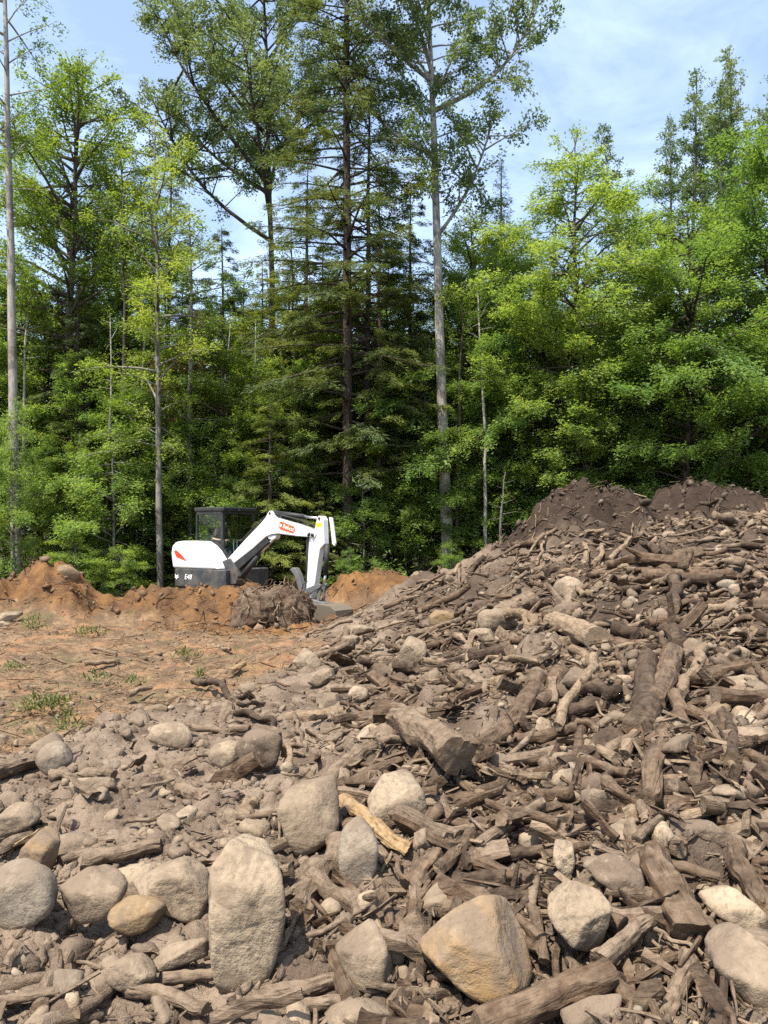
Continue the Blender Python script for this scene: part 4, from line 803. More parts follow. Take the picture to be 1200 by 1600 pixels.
# ------------------------------------------------------------------ trees
M['leaf_lime'] = mat_leaf('leaf_lime', (0.175, 0.290, 0.066), (0.110, 0.205, 0.052), (0.230, 0.335, 0.078), .60)
M['leaf_mid'] = mat_leaf('leaf_mid', (0.170, 0.265, 0.050), (0.105, 0.185, 0.038), (0.225, 0.310, 0.058), .60)
M['leaf_poplar'] = mat_leaf('leaf_poplar', (0.165, 0.235, 0.090), (0.105, 0.165, 0.062), (0.205, 0.265, 0.105), .46)
M['needle_dark'] = mat_leaf('needle_dark', (0.085, 0.130, 0.046), (0.055, 0.092, 0.036), (0.135, 0.170, 0.048), .42)
M['needle_lit'] = mat_leaf('needle_lit', (0.175, 0.225, 0.045), (0.115, 0.158, 0.034), (0.225, 0.265, 0.052), .45)
M['needle_pine'] = mat_leaf('needle_pine', (0.062, 0.098, 0.044), (0.040, 0.068, 0.032), (0.085, 0.120, 0.050), .25)
M['leaf_dead'] = mat_leaf('leaf_dead', (0.230, 0.120, 0.055), (0.150, 0.080, 0.035), (0.270, 0.160, 0.070), .30)
M['fern'] = mat_leaf('fern', (0.120, 0.200, 0.035), (0.075, 0.140, 0.025), (0.180, 0.255, 0.045), .5)
M['bark_grey'] = mat_bark('bark_grey', (0.175, 0.158, 0.132), (0.085, 0.074, 0.060), (0.23, 0.215, 0.185))
M['bark_dark'] = mat_bark('bark_dark', (0.085, 0.066, 0.050), (0.040, 0.032, 0.025))
M['bark_pale'] = mat_bark('bark_pale', (0.36, 0.335, 0.285), (0.22, 0.20, 0.168), (0.12, 0.11, 0.095))
M['bark_brown'] = mat_bark('bark_brown', (0.140, 0.115, 0.090), (0.075, 0.060, 0.046))

def leaf_quads(C, D, Nn, ln, wd, fold=.25):
    """one folded diamond for each leaf: base, two sides, tip"""
    D = D / (np.linalg.norm(D, axis=1, keepdims=True) + 1e-9); S = np.cross(D, Nn); S /= np.linalg.norm(S, axis=1, keepdims=True) + 1e-9; U = np.cross(S, D)
    l, w = ln[:, None], wd[:, None]
    V = np.stack([C, C + D * l * .5 + S * w * .5 + U * w * fold, C + D * l, C + D * l * .5 - S * w * .5 + U * w * fold], 1).reshape(-1, 3)
    b = np.arange(len(C)) * 4
    return V, np.concatenate([np.stack([b, b+1, b+2], -1), np.stack([b, b+2, b+3], -1)])
def leaf_tris(C, D, Nn, ln, wd):
    """the same for far leaves: one pointed face each"""
    D = D / (np.linalg.norm(D, axis=1, keepdims=True) + 1e-9); S = np.cross(D, Nn); S /= np.linalg.norm(S, axis=1, keepdims=True) + 1e-9
    V = np.stack([C - S * wd[:, None] * .5, C + S * wd[:, None] * .5, C + D * ln[:, None]], 1).reshape(-1, 3)
    return V, np.arange(len(V)).reshape(-1, 3)
def make_tree(seed, Hh, r0, base, Lmax, nb, profile, e0=(10, 35), droop=.25, leaf=.10, wr=.55, n_leaf=18000, flat=.75, twig=.34, leafmat='leaf_lime', bark='bark_grey',
              lean=(0, 0), wob=.25, tip=.03, jit=.075, sides=8, lower_dead=0, limbs=None, width=1.0, crooked=.12, clump=1.0):
    """returns (trunk mesh, crown mesh): trunk with limbs and branches, and leaves on flat sprays along the branches"""
    needle = 'needle' in leafmat; n_leaf = int(n_leaf * (1.7 if needle else 1.35)); leaf *= .86 if needle else .78; nb = int(nb * (1.15 if needle else 1.45))
    r = np.random.default_rng(seed); n = 16; t = np.linspace(0, 1, n)
    wx, wy = np.cumsum(r.normal(size=n)) * wob / n * 2, np.cumsum(r.normal(size=n)) * wob / n * 2
    T = np.stack([lean[0] * t + wx * t, lean[1] * t + wy * t, Hh * t - .25 * (1 - t)], -1); RR = r0 * (1 - t) ** .75 + tip * .4; RR[0] *= 1.35
    Vs, Fs, nv = [], [], 0
    def add(pts, rad, sd):
        nonlocal nv
        v, f = tube_arrays(pts, rad, sd); Vs.append(v); Fs.append(f + nv); nv += len(v)
    add(T, RR, sides)
    axes = [(T, RR, 1.0)]
    for (h0, az, el, ln, rr) in (limbs or []):                # big forks that carry their own branches
        p0 = np.array([np.interp(h0, T[:, 2], T[:, i]) for i in range(3)]); q = np.linspace(0, 1, 8)
        d = np.array([math.cos(az) * math.cos(el), math.sin(az) * math.cos(el), math.sin(el)])
        pts = p0 + d * (q * ln)[:, None] + np.stack([np.zeros(8), np.zeros(8), .18 * ln * q ** 2], -1) + np.cumsum(r.normal(size=(8, 3)) * .03 * ln / 3, 0) * q[:, None]
        rad = rr * (1 - q) ** .8 + .012; pts += np.stack([np.sin(q * 3) * .09 * ln * math.cos(az * 3), np.sin(q * 4) * .09 * ln * math.sin(az * 5), 0 * q], -1); add(pts, rad, 6); axes.append((pts, rad, ln / max(Hh - base, 1e-3)))
    tw_o, tw_d, tw_l, tw_s = [], [], [], []
    ga = r.uniform(0, 6.28)
    wsum = sum(a[2] for a in axes)
    for (A, AR, share) in axes:
        trunk_axis = A is T
        for b in range(max(3, int(nb * share / wsum))):
            ga += 2.39996 + r.normal() * .4
            u = (b + r.uniform()) / max(3, int(nb * share / wsum))
            hz = base + (Hh - base) * u if trunk_axis else None
            p0 = np.array([np.interp(hz, A[:, 2], A[:, i]) for i in range(3)]) if trunk_axis else np.array([np.interp(.25 + .75 * u, np.linspace(0, 1, len(A)), A[:, i]) for i in range(3)])
            f = profile(u) * r.uniform(.7, 1.15) * (1 if 'needle' in leafmat else r.uniform(.55, 1.35)); Lb = Lmax * f * (1 if trunk_axis else .75)
            if Lb < .12: Lb = .12
            el = math.radians(r.uniform(*e0) + (0 if 'needle' in leafmat else r.normal() * 16)); q = np.linspace(0, 1, 6)
            d = np.array([math.cos(ga) * math.cos(el), math.sin(ga) * math.cos(el), math.sin(el)])
            pts = p0 + d * (q * Lb)[:, None]; pts[:, 2] -= droop * Lb * q ** 2; pts += np.cumsum(r.normal(size=(6, 3)) * crooked * Lb / 6, 0) * q[:, None]
            br = min(max(.006, .016 * Lb), r0 * .5); add(pts, br * (1.05 - q) + .003, 4)
            nt = max(3, int(Lb / .16 * clump)); tt = r.uniform(.22, 1.0, nt) ** .8
            o = np.stack([np.interp(tt, q, pts[:, i]) for i in range(3)], -1)
            bd = pts[-1] - pts[0]; bd /= np.linalg.norm(bd); sd = np.cross(bd, [0, 0, 1.0]); sd /= np.linalg.norm(sd) + 1e-9; up = np.cross(sd, bd)
            sg = np.where(r.uniform(size=nt) < .5, -1, 1); k = r.uniform(.5, 1.15, nt)
            td = bd * 1.0 + sd * (sg * k)[:, None] + up * (r.normal(size=nt) * (1 - flat) * 1.3)[:, None]; td /= np.linalg.norm(td, axis=1, keepdims=True)
            tw_o.append(o); tw_d.append(td); tw_l.append((twig * Lb * (1.15 - tt) + .12) * r.uniform(.6, 1.2, nt) * width); tw_s.append(np.repeat(up[None], nt, 0))
    O, Dd, Lt, U = np.vstack(tw_o), np.vstack(tw_d), np.concatenate(tw_l), np.vstack(tw_s)
    w = Lt * np.concatenate([np.full(len(o_), r.uniform(.8, 1.2)) for o_ in tw_o]); w = w / w.sum(); ch = r.choice(len(O), n_leaf, p=w); s = r.uniform(0, 1, n_leaf) ** .8
    C = O[ch] + Dd[ch] * (s * Lt[ch])[:, None] + r.normal(size=(n_leaf, 3)) * np.array([jit, jit, jit * (.6 if 'needle' in leafmat else 1.0)]); C[:, 2] -= (.18 * Lt[ch] * s ** 2)
    lat = np.cross(Dd[ch], U[ch]); sg = np.where(r.uniform(size=n_leaf) < .5, -1, 1)[:, None]
    Ld = Dd[ch] + lat * sg * r.uniform(.4, 1.3, (n_leaf, 1)) + r.normal(size=(n_leaf, 3)) * .3 * (1.3 - flat); Ld[:, 2] -= .25
    Nn = U[ch] * flat + np.array([0, -.12, .4 * flat]) + r.normal(size=(n_leaf, 3)) * (.42 + .65 * (1 - flat))
    ln = leaf * r.uniform(.65, 1.25, n_leaf); V, Fq = leaf_tris(C, Ld, Nn, ln, ln * wr)
    crown = fast_mesh('crown', V, Fq, [M[leafmat]], False)
    trunk = mesh_mixed('trunk', np.vstack(Vs), np.vstack(Fs), [M[bark]], True)
    return trunk, crown
PR_OVAL = lambda u: max(.12, math.sin(math.pi * min(1, u * .92 + .08)) ** .7)
PR_CONE = lambda u: max(.05, (1 - u) ** .85)
PR_LOWB = lambda u: max(.10, (1 - u) ** .6 * (.55 + .45 * min(1, u * 4)))
PR_TOP = lambda u: max(.15, (.45 + .55 * u) * (1 - max(0, u - .72) / .28 * .75))
TREE_ANCHORS = []
def tree(name, label, u, Y, meshes, height=None, rot=0.0, cat='tree', group=None, sx=1.0, base_h=None, tilt=(0, 0), z=None):
    x = (u - 600) / FPX * Y; zz = float(zq(x, min(Y, 29.9))) - .05 if z is None else z
    sc = 1.0 if height is None else height / base_h
    if group: label = unique_label(label, x, Y, group, TREE_ANCHORS) or label
    else: TREE_ANCHORS.append((short_name(label), x, Y))
    o = thing(name, label, cat, (x, Y, zz), rot, group); o.scale = (sc * sx, sc * sx, sc); o.rotation_euler = (tilt[0], tilt[1], rot)
    for nm, me in zip(('trunk', 'crown'), meshes):
        if me is not None: link(nm, me, o)
    return o
def top(v, Y): return EYE - (v - HORIZON) / FPX * Y + .2           # tree height that reaches photo row v at distance Y

# --- trees the photo shows one by one
mt = make_tree(1, 19.5, .135, 10.0, 2.6, 26, PR_TOP, (5, 50), .1, .10, .6, 5200, .45, .4, 'leaf_mid', 'bark_pale', (-.5, .2), .25, clump=.6)
tree('tree', 'tall straight grey trunk at the far left edge with a thin crown', 27, 20.0, mt)
mt = make_tree(2, 12.5, .08, 3.5, 1.9, 46, PR_OVAL, (10, 40), .2, .10, .55, 9000, .7, .36, 'leaf_mid', 'bark_grey', (-.15, 0), .2)
tree('tree', 'slim grey trunk just left of the excavator', 251, 19.6, mt)
mt = make_tree(3, 11.0, .075, 3.0, 1.6, 44, PR_OVAL, (5, 40), .25, .095, .55, 7500, .75, .36, 'leaf_lime', 'bark_grey', (.05, 0), .25)
tree('tree', 'thin grey stemmed tree rising behind the excavator cab', 297, 21.0, mt)
mt = make_tree(4, 23.0, .155, 3.2, 3.3, 190, PR_LOWB, (-12, 18), .16, .15, .22, 42000, .85, .30, 'needle_dark', 'bark_dark', (0, 0), .18, jit=.06, clump=1.1)
tree('hemlock_tree', 'tallest dark conifer in the centre with a black trunk', 543, 21.2, mt)
mt = make_tree(5, 14.5, .12, 3.0, 2.9, 110, PR_LOWB, (-15, 12), .15, .13, .24, 32000, .88, .30, 'needle_lit', 'bark_dark', (.1, 0), .15, jit=.05)
MT5 = mt
tree('hemlock_tree', 'olive green conifer just right of the tallest dark one', 572, 21.8, mt)
tree('hemlock_tree', 'olive conifer left of the tallest dark one, behind the young hemlock', 478, 24.0, mt, 13.5, 2.2, base_h=14.5)
mt = make_tree(6, 19.5, .165, 10.5, 2.6, 130, PR_TOP, (10, 55), .08, .105, .75, 30000, .35, .40, 'leaf_poplar', 'bark_pale', (-.75, .3), .15, limbs=[(9.8, .3, 1.1, 3.2, .045), (12.0, 2.9, .75, 4.0, .06), (13.2, .1, .6, 3.6, .06), (14.5, 4.0, .7, 3.0, .05), (14.0, 3.4, .5, 3.2, .05)], clump=.9)
tree('poplar_tree', 'tall poplar with a whitish trunk right of the dark conifer', 703, 20.6, mt)
mt = make_tree(7, 22.5, .125, 13.0, 2.7, 190, PR_OVAL, (5, 60), .06, .115, .72, 46000, .35, .42, 'leaf_poplar', 'bark_dark', (-.4, 0), .4, limbs=[(11.6, 3.05, .75, 5.6, .06), (13.0, 1.1, .9, 5.0, .055), (13.5, 3.4, .9, 6.5, .06), (14.5, .2, .8, 4.5, .07), (12.4, 4.6, .7, 5.0, .07), (13.2, 2.6, .6, 5.2, .07), (15, 3.6, .7, 4.5, .06)], clump=.95)
tree('aspen_tree', 'big loose crowned aspen standing against the sky left of the conifer', 436, 26.0, mt)
mt = make_tree(8, 5.3, .07, .5, 1.9, 60, PR_LOWB, (-8, 15), .22, .10, .24, 19000, .85, .32, 'needle_lit', 'bark_dark', (0, 0), .1, jit=.05, tip=.02)
MT8 = mt
tree('hemlock_sapling', 'young yellow green hemlock behind the excavator boom', 424, 20.2, mt)
tree('hemlock_sapling', 'small yellow green hemlock by the black conifer trunk', 497, 20.6, mt, 3.0, 1.9, base_h=5.3)
mt = make_tree(9, 12.1, .085, 2.2, 2.6, 90, PR_OVAL, (12, 42), .24, .105, .58, 50000, .70, .38, 'leaf_lime', 'bark_brown', (-.5, 0), .3)
MT9 = mt
tree('beech_tree', 'bright lime green tree with a layered pointed top, right of centre', 925, 20.2, mt)
mt = make_tree(10, 9.6, .075, 1.6, 2.7, 84, PR_OVAL, (5, 35), .27, .105, .58, 46000, .72, .38, 'leaf_lime', 'bark_dark', (.25, 0), .45)
MT10 = mt
tree('beech_tree', 'lime green leafy tree with a dark bent stem behind the heap', 1068, 19.4, mt)
tree('beech_tree', 'lime green tree at the right edge above the wide dark mound', 1215, 19.8, mt, 12.5, 2.4, base_h=9.6, sx=.85)
mt = make_tree(11, 18.2, .12, 8.0, 1.5, 150, PR_OVAL, (30, 75), -.05, .12, .62, 27000, .4, .36, 'leaf_poplar', 'bark_grey', (.2, 0), .3, limbs=[(8.5, 3.0, 1.15, 7.5, .07), (8.8, .3, 1.15, 8.0, .07), (9.5, 1.6, 1.25, 7.5, .06), (9.0, 4.6, 1.1, 7.0, .06)])
MT11 = mt
tree('poplar_tree', 'tall grey green poplar with upright plumes against the sky at right', 1072, 28.0, mt)
tree('poplar_tree', 'tall grey green poplar cut by the right edge of the picture', 1232, 26.5, mt, 18.6, 1.7, base_h=18.2)
mt = make_tree(12, 17.0, .16, 5.0, 2.4, 84, PR_CONE, (15, 40), .0, .17, .15, 17000, .5, .34, 'needle_pine', 'bark_dark', (0, 0), .1, jit=.09)
tree('pine_tree', 'blue green pine top showing in the gap right of the poplar', 783, 32.0, mt)
mt = make_tree(13, 16.5, .16, 4.0, 3.4, 120, PR_OVAL, (10, 50), .18, .115, .62, 54000, .65, .36, 'leaf_mid', 'bark_brown', (.3, 0), .5)
MT13 = mt
tree('maple_tree', 'tall broad green tree filling the left edge behind the grey trunk', 92, 23.6, mt)
tree('maple_tree', 'second tall green tree between left edge and the aspen', 205, 26.5, mt, 15.5, 2.0, base_h=16.5, sx=.8)
mt = make_tree(14, 15.2, .11, 6.0, 1.9, 70, PR_CONE, (10, 45), .05, .12, .26, 15000, .5, .36, 'needle_pine', 'bark_grey', (.1, 0), .2)
tree('larch_tree', 'feathery pale green larch left of the aspen', 262, 27.5, mt)
mt = make_tree(15, 8.2, .06, 4.5, 1.0, 20, PR_OVAL, (-20, 30), .3, .11, .5, 1900, .6, .36, 'leaf_dead', 'bark_brown', (.1, 0), .2)
tree('dead_tree', 'rust brown withered treetop behind the slim grey trunks', 303, 22.0, mt)
mt = make_tree(16, 7.6, .055, .9, 2.1, 70, PR_OVAL, (5, 35), .3, .105, .56, 28000, .72, .38, 'leaf_mid', 'bark_grey', (.2, 0), .3)
MT16 = mt
mt = make_tree(17, 4.4, .035, .5, 1.5, 44, PR_OVAL, (5, 40), .3, .10, .55, 13000, .72, .42, 'leaf_lime', 'bark_grey', (.2, 0), .2)
MT17 = mt
mt = make_tree(18, 12.5, .10, 3.0, 2.4, 70, PR_LOWB, (-10, 15), .18, .14, .24, 27000, .85, .30, 'needle_dark', 'bark_dark', (0, 0), .15, jit=.06)
MT18 = mt
tree('hemlock_tree', 'brownish dark conifer deep in the shade right of the left grey trunk', 118, 22.5, MT18, 9.5, .7, base_h=12.5)
tree('hemlock_tree', 'dark conifer behind the slim grey trunks, left of the young hemlock', 352, 25.5, MT18, 12.0, 2.7, base_h=12.5)
tree('hemlock_tree', 'dark conifer between the poplar and the lime beech', 640, 24.0, MT18, 12.5, 1.2, base_h=12.5)
snag = make_tree(19, 6.4, .11, 2.2, .9, 9, PR_OVAL, (0, 50), .0, .05, .5, 60, .5, .3, 'leaf_dead', 'bark_grey', (-.3, 0), .5)
tree('snag', 'broken leaning grey snag right of the poplar', 786, 20.0, snag, 3.3, 1.0, base_h=6.4, tilt=(0, -.10))
tree('snag', 'thin dead grey stem left of the slim trunk by the excavator', 212, 22.5, snag, 9.0, 3.0, base_h=6.4, sx=.5)
tree('sapling', 'leafy sapling at the forest edge left of the excavator', 175, 20.0, MT17, 4.6, .5, base_h=4.4)
tree('sapling', 'bright sapling in the gap below the slim grey trunk', 215, 21.2, MT16, 6.4, 2.5, base_h=7.6)
tree('sapling', 'leafy sapling right behind the excavator tail', 330, 22.6, MT16, 8.0, 4.1, base_h=7.6)
tree('sapling', 'bright leafy sapling seen through the excavator cab', 352, 20.9, MT17, 3.9, 2.2, base_h=4.4, sx=1.2)
tree('sapling', 'yellow green sapling growing around the far left grey trunk', 22, 19.6, MT17, 4.9, 1.4, base_h=4.4, sx=.55)
tree('sapling', 'lime sapling left of the whitish poplar trunk', 655, 21.5, MT16, 7.2, .3, base_h=7.6)
tree('sapling', 'lime tree right of the whitish poplar trunk', 752, 21.6, MT9, 9.6, 3.3, base_h=12.1, sx=.9)
tree('sapling', 'leafy tree between the poplar and the layered lime tree', 840, 21.0, MT10, 8.6, 1.0, base_h=9.6)
tree('sapling', 'slim leafy tree right of the layered lime tree', 990, 21.4, MT16, 9.0, 5.0, base_h=7.6)
tree('sapling', 'leafy tree with a pale thin stem behind the wide dark mound', 1140, 21.0, MT9, 10.5, 1.1, base_h=12.1)
tree('sapling', 'knee high bright sapling at the foot of the poplar', 706, 19.6, MT17, 1.5, 3.1, base_h=4.4)
tree('sapling', 'low bright bush at the left foot of the heap', 782, 17.8, MT17, 1.15, .2, base_h=4.4, sx=1.4)
tree('sapling', 'small leafy shoot on the orange mound right of the arm', 545, 19.4, MT17, 1.25, 1.2, base_h=4.4)
tree('sapling', 'bushy sapling behind the left dirt mound', 118, 18.6, MT17, 1.7, 2.8, base_h=4.4, sx=1.5)
tree('sapling', 'low leafy bush between the mound and the excavator tail', 190, 18.8, MT17, 1.5, 4.4, base_h=4.4, sx=1.6)

# --- the wood behind: trees crowded together, alike to the eye
rt = np.random.default_rng(77)
def crowd(n, y0, y1, umin, umax, kinds, name, label, group, hmul=(.85, 1.1), cat='tree'):
    for i in range(n):
        Y = rt.uniform(y0, y1); u = umin + (umax - umin) * (i + rt.uniform(.1, .9)) / n
        me, bh, hh = kinds[rt.integers(len(kinds))]
        tree(name, label, u, Y, me, hh * rt.uniform(*hmul), rt.uniform(0, 6.28), cat, group, base_h=bh, sx=rt.uniform(.85, 1.1), z=-.15)
crowd(15, 20.6, 21.6, 640, 1290, [(MT17, 4.4, 4.2), (MT17, 4.4, 3.2), (MT16, 7.6, 5.0)], 'sapling', 'lime sapling', 'lime saplings along the right forest edge')
crowd(13, 20.8, 22.2, -60, 640, [(MT17, 4.4, 3.6), (MT16, 7.6, 4.6), (MT8, 5.3, 3.2)], 'sapling', 'small shaded sapling', 'saplings along the left forest edge')
crowd(26, 21.5, 24.5, -120, 1330, [(MT16, 7.6, 7.0), (MT17, 4.4, 4.4), (MT10, 9.6, 7.2)], 'sapling', 'green sapling', 'saplings in the first rows', cat='tree')
crowd(22, 24, 27.5, -150, 1350, [(MT9, 12.1, 10.5), (MT16, 7.6, 8.2), (MT10, 9.6, 9.5), (MT13, 16.5, 11)], 'beech_tree', 'leafy green tree', 'leafy trees in the middle rows')
crowd(9, 24, 30, -100, 1300, [(MT18, 12.5, 11), (MT5, 14.5, 11)], 'hemlock_tree', 'shaded dark conifer', 'conifers deep in the wood')
crowd(24, 28, 34, -200, 1400, [(MT13, 16.5, 12.5), (MT9, 12.1, 11.5), (MT11, 18.2, 12)], 'maple_tree', 'leafy tree at the back', 'leafy trees at the back', (.8, 1.02))
crowd(24, 35, 45, -250, 1450, [(MT13, 16.5, 13), (MT10, 9.6, 11), (MT18, 12.5, 13)], 'maple_tree', 'far tree glimpsed', 'far trees between the trunks', (.8, 1.0))
# thin bare stems among them
stem = make_tree(20, 9.0, .055, 6.5, .8, 10, PR_OVAL, (10, 50), .1, .09, .5, 500, .6, .3, 'leaf_mid', 'bark_pale', (.1, 0), .3, sides=6)
stem2 = make_tree(21, 11.0, .075, 8.0, .9, 12, PR_OVAL, (10, 50), .1, .09, .5, 600, .6, .3, 'leaf_mid', 'bark_dark', (-.15, 0), .3, sides=6)
for i in range(44):
    u = -60 + 1320 * (i + rt.uniform(.1, .9)) / 44; Y = rt.uniform(20.0, 27); k = rt.uniform() < .5
    tree('stem', 'thin bare grey stem' if k else 'thin bare dark stem', u, Y, stem if k else stem2, (9 if k else 11) * rt.uniform(.75, 1.15), rt.uniform(0, 6.28), 'tree', 'thin grey stems' if k else 'thin dark stems', base_h=9.0 if k else 11.0, z=-.2, tilt=(0, rt.normal() * .03))
# far wood as one mass, undergrowth, weeds
def leaf_cloud(name, C, size, mat, seed, upb=.5, wr=.6, D=None):
    r = np.random.default_rng(seed); n = len(C); D = r.normal(size=(n, 3)) if D is None else D; N = r.normal(size=(n, 3)) * .6 + np.array([0, 0, upb])
    V, Fq = leaf_quads(C, D, N, size, size * wr); return fast_mesh(name, V, Fq, [M[mat]] if isinstance(mat, str) else mat)
r = np.random.default_rng(5); n = 17000; cx = r.uniform(-62, 62, 260); cyy = r.uniform(50, 62, 260); ch_ = r.uniform(5, 15, 260); k = r.integers(0, 260, n)
C = np.stack([cx[k] + r.normal(size=n) * 2.2, cyy[k] + r.normal(size=n) * 1.5, ch_[k] * r.uniform(0, 1, n) ** .8], -1)
tag(link('far_wood', leaf_cloud('far_wood', C, r.uniform(.35, .75, n), 'leaf_mid', 6)), kind='stuff')
n = 30000; cx = r.uniform(-19, 19, 1500); cyy = 18.9 + 12 * r.uniform(0, 1, 1500) ** 1.6; hh = np.clip(r.normal(.35, .25, 1500), .08, 1.2); k = r.integers(0, 1500, n); q = r.uniform(0, 1, n)
keep = ~((np.abs(cx[k] + 4.0) < 2.2) & (cyy[k] < 20.2)); az = r.uniform(0, 6.28, n); rad = .38 * q * (.5 + hh[k])
C = np.stack([cx[k] + np.cos(az) * rad, cyy[k] + np.sin(az) * rad, zq(cx[k], cyy[k]) + hh[k] * (.35 + .65 * np.sin(q * 2.2)) * r.uniform(.3, 1, n)], -1)[keep]
Dd = np.stack([np.cos(az), np.sin(az), r.normal(size=n) * .3], -1)[keep]
tag(link('undergrowth', leaf_cloud('undergrowth', C, r.uniform(.07, .2, len(C)), 'fern', 8, .9, .35, Dd)), kind='stuff')
M['weed'] = mat_leaf('weed', (0.13, 0.15, 0.045), (0.085, 0.115, 0.035), (0.20, 0.185, 0.06), .3)
for u, v, ht, wd, nl, lab in [(52, 985, .42, .22, 420, 'bushy green weed on the dry grass at far left'), (138, 992, .18, .30, 260, 'low patch of green grass below the left dirt mound'), (60, 1112, .20, .20, 240, 'green weed tuft on the lower dry grass'), (86, 1106, .16, .18, 180, 'smaller weed tuft right of the lower one'),
                          (108, 1140, .22, .10, 140, 'thin upright weed at the edge of the mud'), (152, 1062, .12, .16, 130, 'tiny weed in the middle of the dry grass'), (290, 1025, .12, .22, 200, 'yellowish grass tuft in front of the dug bank'), (312, 1058, .14, .07, 70, 'dark green seedling by the crooked stick'), (210, 1068, .10, .15, 90, 'flat weed near the grey stick'), (18, 1046, .12, .16, 110, 'weed at the left edge of the dry grass')]:
    g = hit(u, v); nl2 = int(nl * .6); q = r.uniform(0, 1, nl2); az = r.uniform(0, 6.28, nl2); cc = r.normal(size=(nl2, 2)) * wd * .42
    C = np.stack([cc[:, 0], cc[:, 1], ht * .75 * q * np.exp(-(cc ** 2).sum(1) / (wd ** 2))], -1); Dd = np.stack([np.cos(az) * .6, np.sin(az) * .6, r.uniform(.2, 1.2, nl2)], -1)
    w_ = thing('weed', lab, 'weed', g - np.array([0, 0, .01])); tag(link('foliage', leaf_cloud('foliage', C, r.uniform(.03, .09, nl2), 'weed', 9, .3, .28, Dd), w_), kind='stuff')
# ------------------------------------------------------------------ excavator
M['paint_white'] = mat_plain('paint_white', (0.68, 0.68, 0.66), .35, 0, .30, (0.45, 0.38, 0.29), .5, .3)
M['paint_dark'] = mat_plain('paint_dark', (0.032, 0.036, 0.040), .45, 0, .45, (0.20, 0.16, 0.12))
M['frame_dark'] = mat_plain('frame_dark', (0.012, 0.015, 0.017), .5, 0, .12)
M['black'] = mat_plain('black_rubber', (0.022, 0.022, 0.022), .7, 0, .30, (0.16, 0.12, 0.085))
M['steel'] = mat_plain('steel_worn', (0.15, 0.128, 0.10), .6, .3, .75, (0.15, 0.10, 0.062))
M['thumb_steel'] = mat_plain('thumb_steel', (0.11, 0.115, 0.12), .5, .2, .4)
M['chrome'] = mat_plain('chrome_rod', (0.62, 0.62, 0.62), .2, .9, .05)
M['orange'] = mat_plain('orange_print', (0.80, 0.085, 0.012), .4, 0, .04)
M['red'] = mat_plain('red_print', (0.62, 0.045, 0.02), .4, 0, .04)
M['yellow'] = mat_plain('yellow_print', (0.62, 0.60, 0.03), .45, 0, .05)
M['print_white'] = mat_plain('white_print', (0.82, 0.82, 0.82), .4, 0, .03)
M['seat'] = mat_plain('seat_vinyl', (0.025, 0.025, 0.027), .6, 0, .1)
M['shirt'] = mat_plain('shirt_dark', (0.030, 0.036, 0.032), .9, 0, .0)
M['jeans'] = mat_plain('jeans', (0.035, 0.045, 0.075), .9, 0, .05)
M['skin'] = mat_plain('skin', (0.52, 0.30, 0.21), .55, 0, .03)
M['hair'] = mat_plain('hair', (0.035, 0.024, 0.018), .8, 0, .0)
def mat_glass():
    t = NT('cab_glass'); fr = t.n('ShaderNodeFresnel'); fr.inputs['IOR'].default_value = 1.5; tr = t.n('ShaderNodeBsdfTransparent'); tr.inputs['Color'].default_value = (.88, .93, .90, 1)
    gl = t.n('ShaderNodeBsdfGlossy'); gl.inputs['Roughness'].default_value = .03; m = t.n('ShaderNodeMixShader'); t.l(t.math('MULTIPLY', fr.outputs[0], .10), m.inputs[0]); t.l(tr.outputs[0], m.inputs[1]); t.l(gl.outputs[0], m.inputs[2])
    return t.done(m.outputs[0])
M['glass'] = mat_glass()

TH = math.radians(-35); EX = Vector((-4.162, 18.89, -.35))
exc = thing('excavator', 'white compact excavator with dark cab digging at the forest edge', 'excavator', EX, TH)
MW = Matrix.Translation(EX) @ Matrix.Rotation(TH, 4, 'Z'); MI = MW.inverted()
def bm_obj(name, bm, mat, parent, smooth=False, bevel=0.0, segs=2):
    if bevel: bmesh.ops.bevel(bm, geom=list(bm.edges), offset=bevel, segments=segs, profile=.5, affect='EDGES', clamp_overlap=True)
    bmesh.ops.recalc_face_normals(bm, faces=list(bm.faces)); me = bpy.data.meshes.new(name); bm.to_mesh(me); bm.free()
    me.materials.append(M[mat]); me.polygons.foreach_set('use_smooth', [smooth] * len(me.polygons)); return link(name, me, parent)
def prism(name, pts, off, mat, parent=exc, bevel=0.0, smooth=False, segs=2):
    """pts: a closed outline in local space, off: extrusion vector"""
    bm = bmesh.new(); vs = [bm.verts.new(p) for p in pts]; f = bm.faces.new(vs)
    ex_ = bmesh.ops.extrude_face_region(bm, geom=[f]); bmesh.ops.translate(bm, vec=off, verts=[v for v in ex_['geom'] if isinstance(v, bmesh.types.BMVert)])
    return bm_obj(name, bm, mat, parent, smooth, bevel, segs)
def box(name, a, b, mat, parent=exc, bevel=.01):
    a, b = Vector(a), Vector(b); return prism(name, [(a.x, a.y, a.z), (b.x, a.y, a.z), (b.x, b.y, a.z), (a.x, b.y, a.z)], Vector((0, 0, b.z - a.z)), mat, parent, bevel)
def rod(name, pts, rad, mat, parent=exc, sides=10):
    rad = rad if isinstance(rad, (list, tuple)) else [rad] * len(pts); v, f = tube_arrays(np.array([tuple(p) for p in pts]), rad, sides); return link(name, mesh_mixed(name, v, f, [M[mat]], True), parent)
